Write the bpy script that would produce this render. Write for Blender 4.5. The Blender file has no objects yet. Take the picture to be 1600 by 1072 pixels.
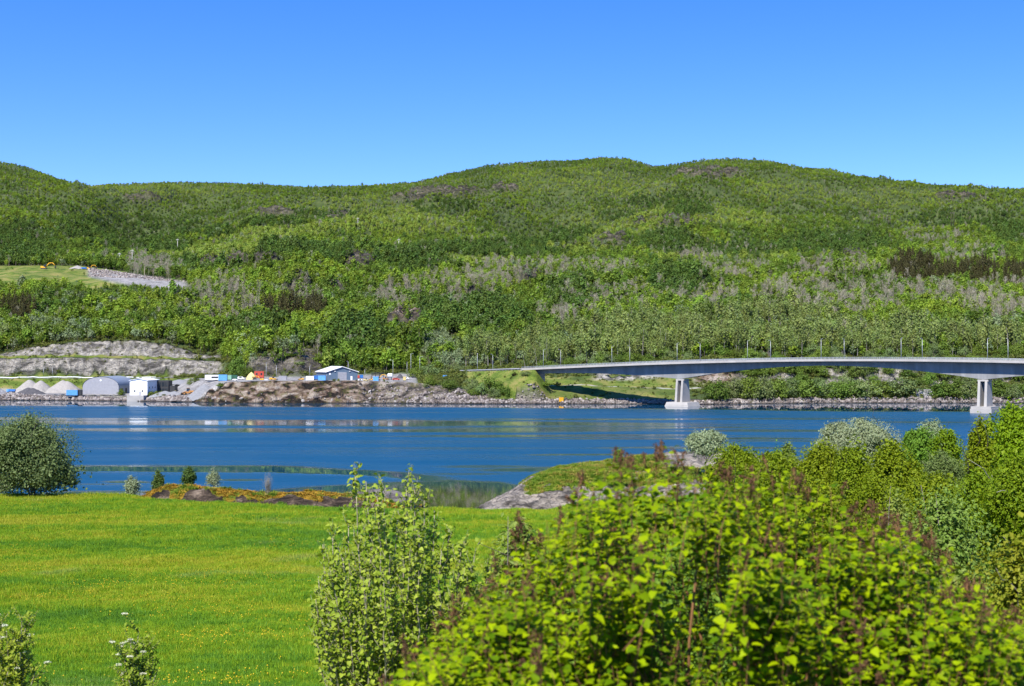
import bpy, bmesh, math, random
import numpy as np
from mathutils import Vector, Matrix, Euler

R = math.radians
scene = bpy.context.scene
COL = scene.collection
rng = np.random.default_rng(7)
random.seed(7)

# ------------------------------------------------------------------ camera frame of reference
CAM_Z = 23.4          # eye height above the fjord
F = 2160.0            # focal length in pixels of a 1600 px wide picture
HOR = 561.0           # row of the horizon

def px2x(px, D): return (px - 800.0) / F * D
def row2z(row, D): return CAM_Z + D * (HOR - row) / F
def at(px, D, row=None, z=None):
    return Vector((px2x(px, D), D, row2z(row, D) if z is None else z))
def to_px(x, y): return 800.0 + F * x / y
def to_row(z, y): return HOR + F * (CAM_Z - z) / y

def sstep(a, b, x):
    t = np.clip((np.asarray(x, float) - a) / (b - a), 0, 1)
    return t * t * (3 - 2 * t)

# ------------------------------------------------------------------ noise
_perm = np.random.default_rng(3).permutation(512).astype(np.int64)
_perm = np.concatenate([_perm, _perm, _perm])
_grad = np.random.default_rng(5).normal(size=(512, 3))
_grad /= np.linalg.norm(_grad, axis=1)[:, None]
def pnoise(x, y, z=0.0):
    x, y, z = np.broadcast_arrays(np.asarray(x, float), np.asarray(y, float), np.asarray(z, float))
    xi, yi, zi = np.floor(x).astype(np.int64), np.floor(y).astype(np.int64), np.floor(z).astype(np.int64)
    xf, yf, zf = x - xi, y - yi, z - zi
    u, v, w = [t * t * t * (t * (t * 6 - 15) + 10) for t in (xf, yf, zf)]
    def g(i, j, k):
        h = _perm[(_perm[(_perm[(xi + i) & 511] + yi + j) & 511] + zi + k) & 511]
        gr = _grad[h]
        return gr[..., 0] * (xf - i) + gr[..., 1] * (yf - j) + gr[..., 2] * (zf - k)
    def lerp(a, b, t): return a + (b - a) * t
    r = lerp(lerp(lerp(g(0,0,0), g(1,0,0), u), lerp(g(0,1,0), g(1,1,0), u), v),
             lerp(lerp(g(0,0,1), g(1,0,1), u), lerp(g(0,1,1), g(1,1,1), u), v), w)
    return r * 1.6
def fbm(x, y, z=0.0, o=4, gain=0.5):
    s, a, f = 0.0, 1.0, 1.0
    for k in range(o):
        s = s + a * pnoise(np.asarray(x) * f + 17.3 * k, np.asarray(y) * f + 5.1 * k, np.asarray(z) * f + 9.7 * k)
        a *= gain; f *= 2.03
    return s
def ridged(x, y, z=0.0, o=4):
    s, a, f = 0.0, 1.0, 1.0
    for k in range(o):
        s = s + a * (1 - 2 * np.abs(pnoise(np.asarray(x) * f + 7.3 * k, np.asarray(y) * f + 15.1 * k, np.asarray(z) * f + 3.7 * k)))
        a *= 0.5; f *= 2.1
    return s

# ------------------------------------------------------------------ mesh building
class MB:
    """collects vertices and faces; build() links them as one mesh object"""
    def __init__(self): self.V = []; self.Fc = []; self.n = 0
    def add(self, V, Fs, mat=0, smooth=False):
        V = np.asarray(V, float).reshape(-1, 3)
        Fs = np.asarray(Fs, np.int64)
        self.V.append(V); self.Fc.append((Fs + self.n, mat, smooth)); self.n += len(V)
        return self
    def mesh(self, name, mats):
        me = bpy.data.meshes.new(name)
        V = np.concatenate(self.V) if self.V else np.zeros((0, 3))
        me.vertices.add(len(V)); me.vertices.foreach_set('co', V.astype(np.float32).ravel())
        tot = sum(f.shape[0] for f, _, _ in self.Fc); nl = sum(f.size for f, _, _ in self.Fc)
        me.loops.add(nl); me.polygons.add(tot)
        li = np.concatenate([f.ravel() for f, _, _ in self.Fc]).astype(np.int32)
        cnt = np.concatenate([np.full(f.shape[0], f.shape[1]) for f, _, _ in self.Fc])
        st = np.concatenate([[0], np.cumsum(cnt)[:-1]]).astype(np.int32)
        me.loops.foreach_set('vertex_index', li)
        me.polygons.foreach_set('loop_start', st)
        me.polygons.foreach_set('material_index', np.concatenate([np.full(f.shape[0], m) for f, m, _ in self.Fc]).astype(np.int32))
        me.polygons.foreach_set('use_smooth', np.concatenate([np.full(f.shape[0], s) for f, _, s in self.Fc]))
        me.update(calc_edges=True); me.validate()
        for m in (mats if isinstance(mats, (list, tuple)) else [mats]): me.materials.append(m)
        return me
    def build(self, name, mats, parent=None, loc=None, rz=0.0):
        o = bpy.data.objects.new(name, self.mesh(name, mats)); COL.objects.link(o)
        if parent is not None: o.parent = parent
        if loc is not None: o.location = loc
        o.rotation_euler.z = rz
        return o
    # ---- shapes
    def box(self, c, s, mat=0, rz=0.0, taper=1.0, M=None):
        x, y, z = np.array(s) / 2.0
        V = np.array([[-x,-y,-z],[x,-y,-z],[x,y,-z],[-x,y,-z],[-x*taper,-y*taper,z],[x*taper,-y*taper,z],[x*taper,y*taper,z],[-x*taper,y*taper,z]])
        if rz: V = V @ np.array([[math.cos(rz), math.sin(rz), 0], [-math.sin(rz), math.cos(rz), 0], [0, 0, 1]])
        if M is not None: V = V @ np.array(M).T
        return self.add(V + np.array(c), [[0,3,2,1],[4,5,6,7],[0,1,5,4],[1,2,6,5],[2,3,7,6],[3,0,4,7]], mat)
    def tube(self, pts, radii, seg=6, mat=0, cap=True, smooth=True):
        pts = np.asarray(pts, float); n = len(pts)
        radii = np.broadcast_to(np.asarray(radii, float), (n,))
        T = np.gradient(pts, axis=0); T /= np.linalg.norm(T, axis=1)[:, None] + 1e-9
        ref = np.array([0, 0, 1.0]) if abs(T[0, 2]) < 0.9 else np.array([1.0, 0, 0])
        A = np.cross(T, ref); A /= np.linalg.norm(A, axis=1)[:, None] + 1e-9
        B = np.cross(T, A)
        th = np.arange(seg) / seg * 2 * math.pi
        ring = pts[:, None, :] + radii[:, None, None] * (np.cos(th)[None, :, None] * A[:, None, :] + np.sin(th)[None, :, None] * B[:, None, :])
        i = np.arange(n - 1)[:, None] * seg; j = np.arange(seg)[None, :]; k = (j + 1) % seg
        Fs = np.stack([i + j, i + k, i + seg + k, i + seg + j], -1).reshape(-1, 4)
        self.add(ring.reshape(-1, 3), Fs, mat, smooth)
        if cap:
            c = np.arange(seg)
            self.Fc.append((np.array([c[::-1]]) + self.n - n * seg, mat, False))
            self.Fc.append((np.array([c]) + self.n - seg, mat, False))
        return self
    def prism(self, poly, d0, d1, axis='y', mat=0):
        """polygon (list of 2d points) extruded from d0 to d1 along an axis; poly in the two other axes"""
        P = np.asarray(poly, float); n = len(P)
        def emb(d):
            q = np.full((n, 3), float(d))
            ax = {'x': (1, 2), 'y': (0, 2), 'z': (0, 1)}[axis]
            q[:, ax[0]] = P[:, 0]; q[:, ax[1]] = P[:, 1]; return q
        V = np.concatenate([emb(d0), emb(d1)])
        i = np.arange(n); j = (i + 1) % n
        self.add(V, np.stack([i, j, j + n, i + n], -1), mat)
        self.Fc.append((np.array([i[::-1]]) + self.n - 2 * n, mat, False))
        self.Fc.append((np.array([i + n]) + self.n - 2 * n, mat, False))
        return self
    def wheel(self, c, r, w, mat=0, axis='y', seg=14):
        th = np.arange(seg) / seg * 2 * math.pi
        P = np.stack([np.cos(th) * r, np.sin(th) * r], -1)
        o = MB(); o.prism(P, -w / 2, w / 2, axis, mat)
        V = np.concatenate(o.V) + np.array(c)
        for f, m, s in o.Fc: self.Fc.append((f + self.n, m, s))
        self.V.append(V); self.n += len(V)
        return self
    def leaves(self, C, N, U, L, W, mat=0, fold=0.12):
        """one folded diamond per leaf"""
        C, N, U = [np.asarray(a, float) for a in (C, N, U)]
        n = len(C); L = np.broadcast_to(np.asarray(L, float), (n,))[:, None]; W = np.broadcast_to(np.asarray(W, float), (n,))[:, None]
        N = N / (np.linalg.norm(N, axis=1)[:, None] + 1e-9)
        U = U - N * np.sum(U * N, 1)[:, None]; U = U / (np.linalg.norm(U, axis=1)[:, None] + 1e-9)
        S = np.cross(N, U)
        V = np.stack([C - U * L * .5, C + S * W * .5 + N * W * fold - U * L * .06, C + U * L * .5, C - S * W * .5 + N * W * fold - U * L * .06], 1).reshape(-1, 3)
        b = np.arange(n)[:, None] * 4
        Fs = np.concatenate([b + np.array([[0, 2, 1]]), b + np.array([[0, 3, 2]])])
        return self.add(V, Fs, mat)
    def heart_leaves(self, C, N, U, L, W, mat=0, fold=0.18, droop=0.15):
        """ovate leaf of six faces, folded on the midrib, tip bent down"""
        C, N, U = [np.asarray(a, float) for a in (C, N, U)]
        n = len(C); L = np.broadcast_to(np.asarray(L, float), (n,))[:, None]; W = np.broadcast_to(np.asarray(W, float), (n,))[:, None]
        N = N / (np.linalg.norm(N, axis=1)[:, None] + 1e-9)
        U = U - N * np.sum(U * N, 1)[:, None]; U = U / (np.linalg.norm(U, axis=1)[:, None] + 1e-9)
        S = np.cross(N, U)
        def p(u, s, h): return C + U * L * u + S * W * s + N * (W * h - L * droop * max(u, 0) ** 2)
        V = np.stack([p(0,0,0), p(.33,0,0), p(.66,0,0), p(1,0,0),
                      p(.06,.42,fold*.8), p(.4,.5,fold), p(.72,.28,fold*.6),
                      p(.06,-.42,fold*.8), p(.4,-.5,fold), p(.72,-.28,fold*.6)], 1).reshape(-1, 3)
        b = np.arange(n)[:, None] * 10
        q = lambda *a: b + np.array([a])
        self.add(V, np.concatenate([q(0,1,5,4), q(1,2,6,5), q(1,0,7,8), q(2,1,8,9)]), mat, True)
        self.Fc.append((np.concatenate([q(2,3,6), q(3,2,9)]) + self.n - 10 * n, mat, True))
        return self

def empty(name, loc=(0, 0, 0), rz=0.0):
    o = bpy.data.objects.new(name, None); COL.objects.link(o)
    o.location = loc; o.rotation_euler.z = rz; o.empty_display_size = 0.3
    return o
def tag(o, label=None, cat=None, group=None, kind=None):
    if label: o['label'] = label
    if cat: o['category'] = cat
    if group: o['group'] = group
    if kind: o['kind'] = kind
    return o
def dup(o, loc=None, rz=None, scale=None, label=None, parent=None):
    c = o.copy(); COL.objects.link(c)
    if parent is not None: c.parent = parent
    if loc is not None: c.location = loc
    if rz is not None: c.rotation_euler.z = rz
    if scale is not None: c.scale = scale if hasattr(scale, '__len__') else (scale,) * 3
    if label: c['label'] = label
    for ch in KIDS.get(o.name, []): dup(ch, parent=c)
    KIDS[c.name] = [k for k in c.children]
    return c
KIDS = {}
def grid_faces(nr, nc):
    i = np.arange(nr - 1)[:, None] * nc; j = np.arange(nc - 1)[None, :]
    return np.stack([i + j, i + j + 1, i + nc + j + 1, i + nc + j], -1).reshape(-1, 4)
def float_attr(me, name, arr):
    a = me.attributes.new(name, 'FLOAT', 'POINT'); a.data.foreach_set('value', np.asarray(arr, np.float32).ravel())

# ------------------------------------------------------------------ materials
class NT:
    def __init__(self, name):
        self.m = bpy.data.materials.new(name); self.m.use_nodes = True
        self.t = self.m.node_tree; self.t.nodes.clear()
        self.out = self.t.nodes.new('ShaderNodeOutputMaterial')
    def n(self, typ, **kw):
        nd = self.t.nodes.new(typ)
        for k, v in kw.items():
            if k == 'inp':
                for kk, vv in v.items(): self.set(nd, kk, vv)
            else: setattr(nd, k, v)
        return nd
    def set(self, nd, k, v):
        s = nd.inputs[k]
        if isinstance(v, bpy.types.NodeSocket): self.t.links.new(v, s)
        else:
            if hasattr(s.default_value, '__len__') and not isinstance(v, (str,)):
                v = tuple(v); v = v + (1.0,) if len(v) == 3 and len(s.default_value) == 4 else v
            s.default_value = v
    def mix(self, fac, a, b, blend='MIX'):
        nd = self.n('ShaderNodeMix', data_type='RGBA', blend_type=blend)
        self.set(nd, 0, fac); self.set(nd, 6, a); self.set(nd, 7, b)
        return nd.outputs[2]
    def math(self, op, a, b=0.0, clamp=False):
        nd = self.n('ShaderNodeMath', operation=op, use_clamp=clamp)
        self.set(nd, 0, a); self.set(nd, 1, b); return nd.outputs[0]
    def noise(self, scale, detail=4, vec=None, rough=0.55, dist=0.0):
        nd = self.n('ShaderNodeTexNoise'); nd.inputs['Scale'].default_value = scale
        nd.inputs['Detail'].default_value = detail; nd.inputs['Roughness'].default_value = rough
        nd.inputs['Distortion'].default_value = dist
        if vec is not None: self.t.links.new(vec, nd.inputs['Vector'])
        return nd.outputs[0]
    def ramp(self, fac, *stops):
        nd = self.n('ShaderNodeValToRGB'); self.t.links.new(fac, nd.inputs[0])
        e = nd.color_ramp.elements
        while len(e) < len(stops): e.new(0.5)
        for el, (p, c) in zip(e, stops):
            el.position = p; el.color = tuple(c) + (1,) if hasattr(c, '__len__') else (c, c, c, 1)
        return nd.outputs[0]
    def maprange(self, v, a, b, c=0.0, d=1.0):
        nd = self.n('ShaderNodeMapRange'); nd.clamp = True
        for k, vv in enumerate((v, a, b, c, d)): self.set(nd, k, vv)
        return nd.outputs[0]
    def pos(self, scale=(1, 1, 1), rot=(0, 0, 0)):
        g = self.n('ShaderNodeNewGeometry'); mp = self.n('ShaderNodeMapping')
        mp.inputs['Scale'].default_value = scale; mp.inputs['Rotation'].default_value = rot
        self.t.links.new(g.outputs['Position'], mp.inputs['Vector']); return mp.outputs[0]
    def obj(self, scale=(1, 1, 1)):
        g = self.n('ShaderNodeTexCoord'); mp = self.n('ShaderNodeMapping')
        mp.inputs['Scale'].default_value = scale
        self.t.links.new(g.outputs['Object'], mp.inputs['Vector']); return mp.outputs[0]
    def attr(self, name): return self.n('ShaderNodeAttribute', attribute_name=name).outputs['Fac']
    def bump(self, h, strength=0.5, dist=0.1, normal=None):
        nd = self.n('ShaderNodeBump'); self.set(nd, 'Height', h); nd.inputs['Strength'].default_value = strength
        nd.inputs['Distance'].default_value = dist
        if normal is not None: self.set(nd, 'Normal', normal)
        return nd.outputs[0]
    def pbr(self, col, rough=0.8, spec=0.3, normal=None, metal=0.0):
        nd = self.n('ShaderNodeBsdfPrincipled')
        self.set(nd, 'Base Color', col); self.set(nd, 'Roughness', rough)
        self.set(nd, 'Specular IOR Level', spec); self.set(nd, 'Metallic', metal)
        if normal is not None: self.set(nd, 'Normal', normal)
        return nd.outputs[0]
    def fin(self, sh):
        self.t.links.new(sh, self.out.inputs['Surface']); return self.m

def leaf_mat(name, c1, c2, trans=0.35, patch=None, patch_scale=0.01, gloss=0.25, objvar=0.25, warm=(1.25, 1.1, 0.5)):
    t = NT(name)
    geo = t.n('ShaderNodeNewGeometry'); oi = t.n('ShaderNodeObjectInfo')
    col = t.mix(geo.outputs['Random Per Island'], c1, c2)
    if patch is not None:
        nz = t.noise(patch_scale, 3, oi.outputs['Location'])
        col = t.mix(t.maprange(nz, 0.42, 0.6), col, t.mix(geo.outputs['Random Per Island'], patch[0], patch[1]))
    hs = t.n('ShaderNodeHueSaturation')
    t.set(hs, 'Hue', t.maprange(oi.outputs['Random'], 0, 1, 0.5 - 0.018, 0.5 + 0.012))
    t.set(hs, 'Value', t.maprange(t.math('FRACT', t.math('MULTIPLY', oi.outputs['Random'], 7.31)), 0, 1, 1 - objvar, 1 + objvar))
    t.set(hs, 'Color', col); col = hs.outputs[0]
    pb = t.pbr(col, 0.55, gloss * .6)
    tr = t.n('ShaderNodeBsdfTranslucent'); t.set(tr, 'Color', t.mix(1.0, col, warm, 'MULTIPLY'))
    mx = t.n('ShaderNodeMixShader'); t.set(mx, 0, trans); t.set(mx, 1, pb); t.set(mx, 2, tr.outputs[0])
    return t.fin(mx.outputs[0])

def plain_mat(name, col, rough=0.6, spec=0.3, var=0.12, scale=1.5, metal=0.0, bump=0.0):
    t = NT(name)
    nz = t.noise(scale, 5, t.obj())
    c = t.mix(t.maprange(nz, 0.3, 0.7), [v * (1 - var) for v in col], [min(1, v * (1 + var)) for v in col])
    nrm = t.bump(t.noise(scale * 6, 4, t.obj()), bump, 0.05) if bump else None
    return t.fin(t.pbr(c, t.maprange(nz, 0.3, 0.7, rough * .85, min(1, rough * 1.15)), spec, nrm, metal))

def rock_mat(name, cols, scale=0.3, bump=0.8, moss=None, stretch=(1, 1, 1), rot=(0, 0, 0)):
    t = NT(name)
    p = t.pos(stretch, rot)
    n1 = t.noise(scale, 8, p, 0.62, 0.4); n2 = t.noise(scale * 4.3, 6, p, 0.6, 0.8)
    vor = t.n('ShaderNodeTexVoronoi', feature='DISTANCE_TO_EDGE'); vor.inputs['Scale'].default_value = scale * 2.2
    wv = t.n('ShaderNodeVectorMath', operation='ADD'); t.t.links.new(p, wv.inputs[0])
    sc = t.n('ShaderNodeVectorMath', operation='SCALE'); sc.inputs['Scale'].default_value = 1.6 / max(scale, .01) * 0.3
    nzv = t.n('ShaderNodeTexNoise'); nzv.inputs['Scale'].default_value = scale * 1.3; t.t.links.new(p, nzv.inputs['Vector'])
    t.t.links.new(nzv.outputs['Color'], sc.inputs[0]); t.t.links.new(sc.outputs[0], wv.inputs[1])
    t.t.links.new(wv.outputs[0], vor.inputs['Vector'])
    c = t.ramp(n1, (0.28, cols[0]), (0.46, cols[1]), (0.6, cols[2]), (0.74, cols[3]))
    c = t.mix(t.maprange(n2, 0.35, 0.7, 0, 0.6), c, cols[1], 'MULTIPLY') if False else t.mix(t.maprange(n2, 0.42, 0.68, 0, 0.55), c, cols[0])
    crack = t.maprange(vor.outputs['Distance'], 0.0, 0.06, 0, 1)
    h = t.math('ADD', t.math('MULTIPLY', n1, 1.2), t.math('ADD', t.math('MULTIPLY', n2, 0.5), t.math('MULTIPLY', crack, 0.35)))
    if moss is not None:
        g = t.n('ShaderNodeNewGeometry'); sx = t.n('ShaderNodeSeparateXYZ'); t.t.links.new(g.outputs['Normal'], sx.inputs[0])
        mn = t.noise(moss.get('scale', 0.5), 5, t.pos(), 0.6)
        k = t.maprange(t.math('ADD', sx.outputs['Z'], t.math('MULTIPLY', t.math('SUBTRACT', mn, 0.5), moss.get('jit', 1.2))), moss['z'], moss['z'] + 0.14)
        mc = t.ramp(t.noise(moss.get('scale', 0.5) * 2.5, 4, t.pos()), (0.35, moss['c'][0]), (0.5, moss['c'][1]), (0.66, moss['c'][2]))
        c = t.mix(k, c, mc)
    nrm = t.bump(h, bump, 0.6 / max(scale, 0.05) * 0.12)
    return t.fin(t.pbr(c, 0.85, 0.25, nrm))
SKY_SAT = 1.385; SKY_STR = 0.15; EXPO = 0.85; SKY_ZS = 1.6; SKY_ZO = 0.05; SKY_TINT = (1.12, 0.96, 1.06, 1)
SUN_AZ = (-0.42, -0.91); SUNROT = math.atan2(SUN_AZ[0], SUN_AZ[1])
HAZE = 0.00006
# ------------------------------------------------------------------ camera, sun, sky
cam_d = bpy.data.cameras.new('camera'); cam = bpy.data.objects.new('camera', cam_d); COL.objects.link(cam)
cam.location = (0, 0, CAM_Z)
cam.rotation_euler = (R(90) + math.atan((HOR - 536) / F), 0, 0)
cam_d.sensor_width = 36; cam_d.lens = 36 * F / 1600
cam_d.clip_start = 0.1; cam_d.clip_end = 20000
cam_d.dof.use_dof = True; cam_d.dof.focus_distance = 300; cam_d.dof.aperture_fstop = cam_d.lens / 10.5
scene.camera = cam

SUN_EL, SUN_AZ = 49.0, (-0.42, -0.91)
sv = Vector((SUN_AZ[0], SUN_AZ[1], 0)).normalized() * math.cos(R(SUN_EL)); sv.z = math.sin(R(SUN_EL))
sd = bpy.data.lights.new('sun', 'SUN'); sd.energy = 5.0; sd.angle = R(0.53); sd.color = (1.0, 0.955, 0.88)
so = bpy.data.objects.new('sun', sd); COL.objects.link(so); so.location = (0, 0, 200)
so.rotation_euler = (-sv).to_track_quat('-Z', 'Y').to_euler()

w = bpy.data.worlds.new('World'); scene.world = w; w.use_nodes = True
wt = w.node_tree; wt.nodes.clear()
sky = wt.nodes.new('ShaderNodeTexSky'); sky.sky_type = 'NISHITA'; sky.sun_disc = False
sky.sun_elevation = R(SUN_EL); sky.sun_rotation = SUNROT
sky.altitude = 900; sky.air_density = 1.25; sky.dust_density = 0.0; sky.ozone_density = 3.2
tc = wt.nodes.new('ShaderNodeTexCoord'); mpn = wt.nodes.new('ShaderNodeMapping')
mpn.inputs['Scale'].default_value = (1, 1, SKY_ZS); mpn.inputs['Location'].default_value = (0, 0, SKY_ZO)
wt.links.new(tc.outputs['Generated'], mpn.inputs['Vector']); wt.links.new(mpn.outputs[0], sky.inputs['Vector'])
hsv = wt.nodes.new('ShaderNodeHueSaturation'); hsv.inputs['Saturation'].default_value = SKY_SAT; hsv.inputs['Value'].default_value = 1.0
bg = wt.nodes.new('ShaderNodeBackground'); bg.inputs['Strength'].default_value = SKY_STR
wo = wt.nodes.new('ShaderNodeOutputWorld')
tint = wt.nodes.new('ShaderNodeMix'); tint.data_type = 'RGBA'; tint.blend_type = 'MULTIPLY'; tint.inputs[0].default_value = 1.0
tint.inputs[7].default_value = SKY_TINT; wt.links.new(sky.outputs[0], tint.inputs[6]); wt.links.new(tint.outputs[2], hsv.inputs['Color']); wt.links.new(hsv.outputs[0], bg.inputs[0]); wt.links.new(bg.outputs[0], wo.inputs[0])

scene.view_settings.view_transform = 'Standard'; scene.view_settings.look = 'None'
scene.view_settings.exposure = EXPO; scene.view_settings.gamma = 1.0
cy = scene.cycles
cy.max_bounces = 6; cy.diffuse_bounces = 1; cy.glossy_bounces = 3; cy.transmission_bounces = 3; cy.transparent_max_bounces = 6
cy.caustics_reflective = False; cy.caustics_refractive = False
cy.use_denoising = True
cy.sample_clamp_indirect = 4.0
# ------------------------------------------------------------------ far shore and hills
# stations across the view: (px, [(distance, height)...]); rows of the picture are turned into heights at their distance
def st(Ds, low, r8, r9, r11, r12, r13, r14, sky):
    nodes = [(Ds - 60, -9.0), (Ds - 3, -0.6), (Ds, 0.0)] + low
    for D, row in ((1040, r8), (1280, r9), (1410, r9 + (13 if r9 < 403 else -14)), (1540, r11), (1950, r12), (2090, r13), (2320, r14), (2600, sky + 6), (3300, sky + 55), (4600, sky + 120)):
        nodes.append((D, float(row2z(row, D))))
    return nodes
FLAT = lambda top, t2: [(Z0 + 5, 3.3), (848, 3.6), (874, 11.0), (890, 11.4), (897, 13.0), (901, 23.1), (909, 25.9), (916, top), (930, t2)]
LOWL = [(790, 3.3), (848, 3.6), (874, 11.0), (890, 11.4), (897, 12.6)]
STN = [
 (-700, st(785, LOWL + [(901, 18.0), (909, 20.0), (916, 22), (930, 28)], 480, 418, 405, 320, 318, 280, 235)),
 (-100, st(785, LOWL + [(901, 23.1), (909, 25.9), (916, 25.0), (930, 31)], 478, 420, 407, 335, 333, 288, 238)),
 (0, st(785, LOWL + [(901, 23.1), (909, 25.9), (916, 26.0), (930, 33)], 475, 419, 408, 340, 325, 295, 250)),
 (55, st(783, LOWL + [(901, 23.3), (909, 26.1), (916, 31.5), (930, 35)], 472, 418, 408, 345, 330, 303, 263)),
 (120, st(778, LOWL + [(901, 23.7), (909, 26.3), (916, 34.5), (930, 37.5)], 470, 419, 408, 352, 336, 310, 287)),
 (200, st(768, LOWL + [(901, 23.5), (909, 26.1), (916, 35.8), (930, 39)], 470, 428, 408, 400, 404, 320, 286)),
 (262, st(758, [(764, 3.0), (848, 4.5), (874, 11.0), (890, 11.6), (897, 13.0), (901, 22.5), (909, 25.3), (916, 33.2), (930, 38)], 472, 436, 407, 384, 392, 320, 283)),
 (310, st(750, [(756, 3.2), (790, 11.0), (850, 12.0), (880, 12.4), (892, 13.5), (899, 22.0), (909, 23.5), (916, 26.5), (930, 33)], 474, 428, 404, 372, 382, 318, 281)),
 (345, st(742, [(752, 10.6), (800, 11.8), (850, 12.2), (872, 12.6), (884, 13.2), (893, 20.5), (905, 22.0), (916, 25), (930, 32)], 474, 408, 396, 367, 378, 316, 282)),
 (400, st(735, [(748, 11.4), (790, 12.0), (828, 12.3), (834, 13.0), (842, 22.0), (856, 27), (875, 31), (890, 35), (930, 43)], 472, 391, 386, 360, 371, 316, 284)),
 (470, st(733, [(747, 11.6), (790, 12.0), (828, 12.3), (834, 13.0), (842, 24.0), (856, 31), (875, 35), (890, 38), (930, 46)], 474, 390, 385, 353, 364, 316, 288)),
 (560, st(732, [(748, 11.6), (790, 12.0), (826, 12.4), (834, 14.0), (846, 18), (860, 23), (875, 28), (890, 32), (930, 42)], 478, 396, 388, 343, 350, 315, 291)),
 (640, st(728, [(746, 10.8), (790, 12.4), (822, 12.8), (830, 14.0), (846, 18), (860, 23), (875, 28), (890, 33), (930, 43)], 480, 401, 392, 352, 340, 312, 286)),
 (700, st(723, [(740, 7.6), (775, 12.2), (815, 13.5), (830, 15.0), (846, 18), (860, 22), (875, 27), (890, 31), (930, 41)], 482, 421, 401, 358, 338, 306, 269)),
 (760, st(720, [(730, 3.4), (752, 9.2), (775, 11.5), (800, 14.5), (830, 17), (850, 21), (870, 25), (890, 30), (930, 40)], 482, 425, 404, 372, 350, 304, 258)),
 (840, st(719, [(724, 2.2), (746, 8.6), (754, 9.2), (770, 12.0), (800, 15), (830, 19), (860, 24), (890, 30), (930, 40)], 482, 425, 405, 398, 400, 302, 250)),
 (900, st(719, [(724, 2.2), (746, 9.0), (754, 9.4), (772, 12.0), (800, 17), (830, 21), (860, 26), (890, 31), (930, 41)], 481, 426, 406, 380, 390, 300, 246)),
 (960, st(718, [(723, 2.0), (744, 8.0), (752, 8.6), (768, 11.0), (790, 18), (820, 22), (860, 27), (890, 32), (930, 42)], 480, 426, 408, 358, 370, 296, 244)),
 (1060, st(712, [(717, 1.8), (738, 6.4), (748, 7.6), (760, 9.0), (775, 18), (805, 24), (850, 28), (890, 33), (930, 43)], 481, 426, 408, 324, 336, 285, 254)),
 (1110, st(714, [(719, 1.8), (738, 6.4), (748, 7.4), (762, 9.0), (776, 19), (805, 25), (850, 29), (890, 34), (930, 44)], 484, 426, 408, 324, 336, 282, 246)),
 (1200, st(725, [(729, 2.0), (745, 6.0), (756, 7.6), (764, 8.6), (778, 18), (805, 25), (850, 30), (890, 35), (930, 45)], 486, 424, 408, 335, 346, 283, 249)),
 (1300, st(734, [(738, 2.2), (750, 6.0), (760, 7.6), (768, 8.6), (782, 18), (808, 25), (850, 30), (890, 35), (930, 45)], 480, 419, 402, 353, 362, 292, 266)),
 (1400, st(734, [(738, 2.2), (750, 6.0), (760, 7.6), (768, 8.6), (782, 18), (808, 25), (850, 30), (890, 35), (930, 45)], 474, 412, 396, 372, 378, 305, 283)),
 (1500, st(733, [(737, 2.4), (750, 6.0), (760, 7.6), (768, 8.6), (782, 19), (808, 26), (850, 31), (890, 36), (930, 46)], 470, 404, 389, 362, 360, 308, 290)),
 (1600, st(731, [(735, 2.4), (748, 7.0), (758, 9.0), (768, 10.6), (782, 20), (808, 26), (850, 31), (890, 36), (930, 46)], 470, 398, 385, 350, 342, 315, 292)),
 (2300, st(731, [(735, 2.4), (748, 7.0), (758, 9.0), (768, 10.6), (782, 20), (808, 26), (850, 31), (890, 36), (930, 46)], 470, 392, 386, 335, 328, 300, 285)),
]
# finer skyline
SKX = [-700, -60, 0, 40, 90, 130, 200, 300, 400, 480, 560, 600, 650, 700, 760, 830, 900, 940, 980, 1020, 1060, 1100, 1150, 1200, 1250, 1300, 1340, 1400, 1420, 1480, 1540, 1600, 2300]
SKY_ = [235, 240, 250, 258, 275, 287, 285, 281, 284, 289, 291, 289, 283, 268, 257, 250, 246, 241, 246, 256, 254, 247, 245, 249, 261, 265, 277, 282, 280, 288, 291, 291, 283]
_pxs = np.array([s[0] for s in STN], float)
_nd = np.array([[d for d, z in s[1]] for s in STN], float); _nz = np.array([[z for d, z in s[1]] for s in STN], float)
BRIDGE = [(-69, 880, 14.0), (-48, 838, 15.0), (-26, 800, 16.2), (13.8, 743, 18.0)]   # approach road centre line

def seg_dist(x, y, pts):
    best = np.full(np.shape(x), 1e9); zz = np.zeros(np.shape(x))
    for a, b in zip(pts[:-1], pts[1:]):
        d = np.array(b[:2]) - np.array(a[:2]); L2 = d @ d
        t = np.clip(((x - a[0]) * d[0] + (y - a[1]) * d[1]) / L2, 0, 1)
        r = np.hypot(x - a[0] - t * d[0], y - a[1] - t * d[1])
        m = r < best; best = np.where(m, r, best); zz = np.where(m, a[2] + t * (b[2] - a[2]), zz)
    return best, zz

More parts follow.
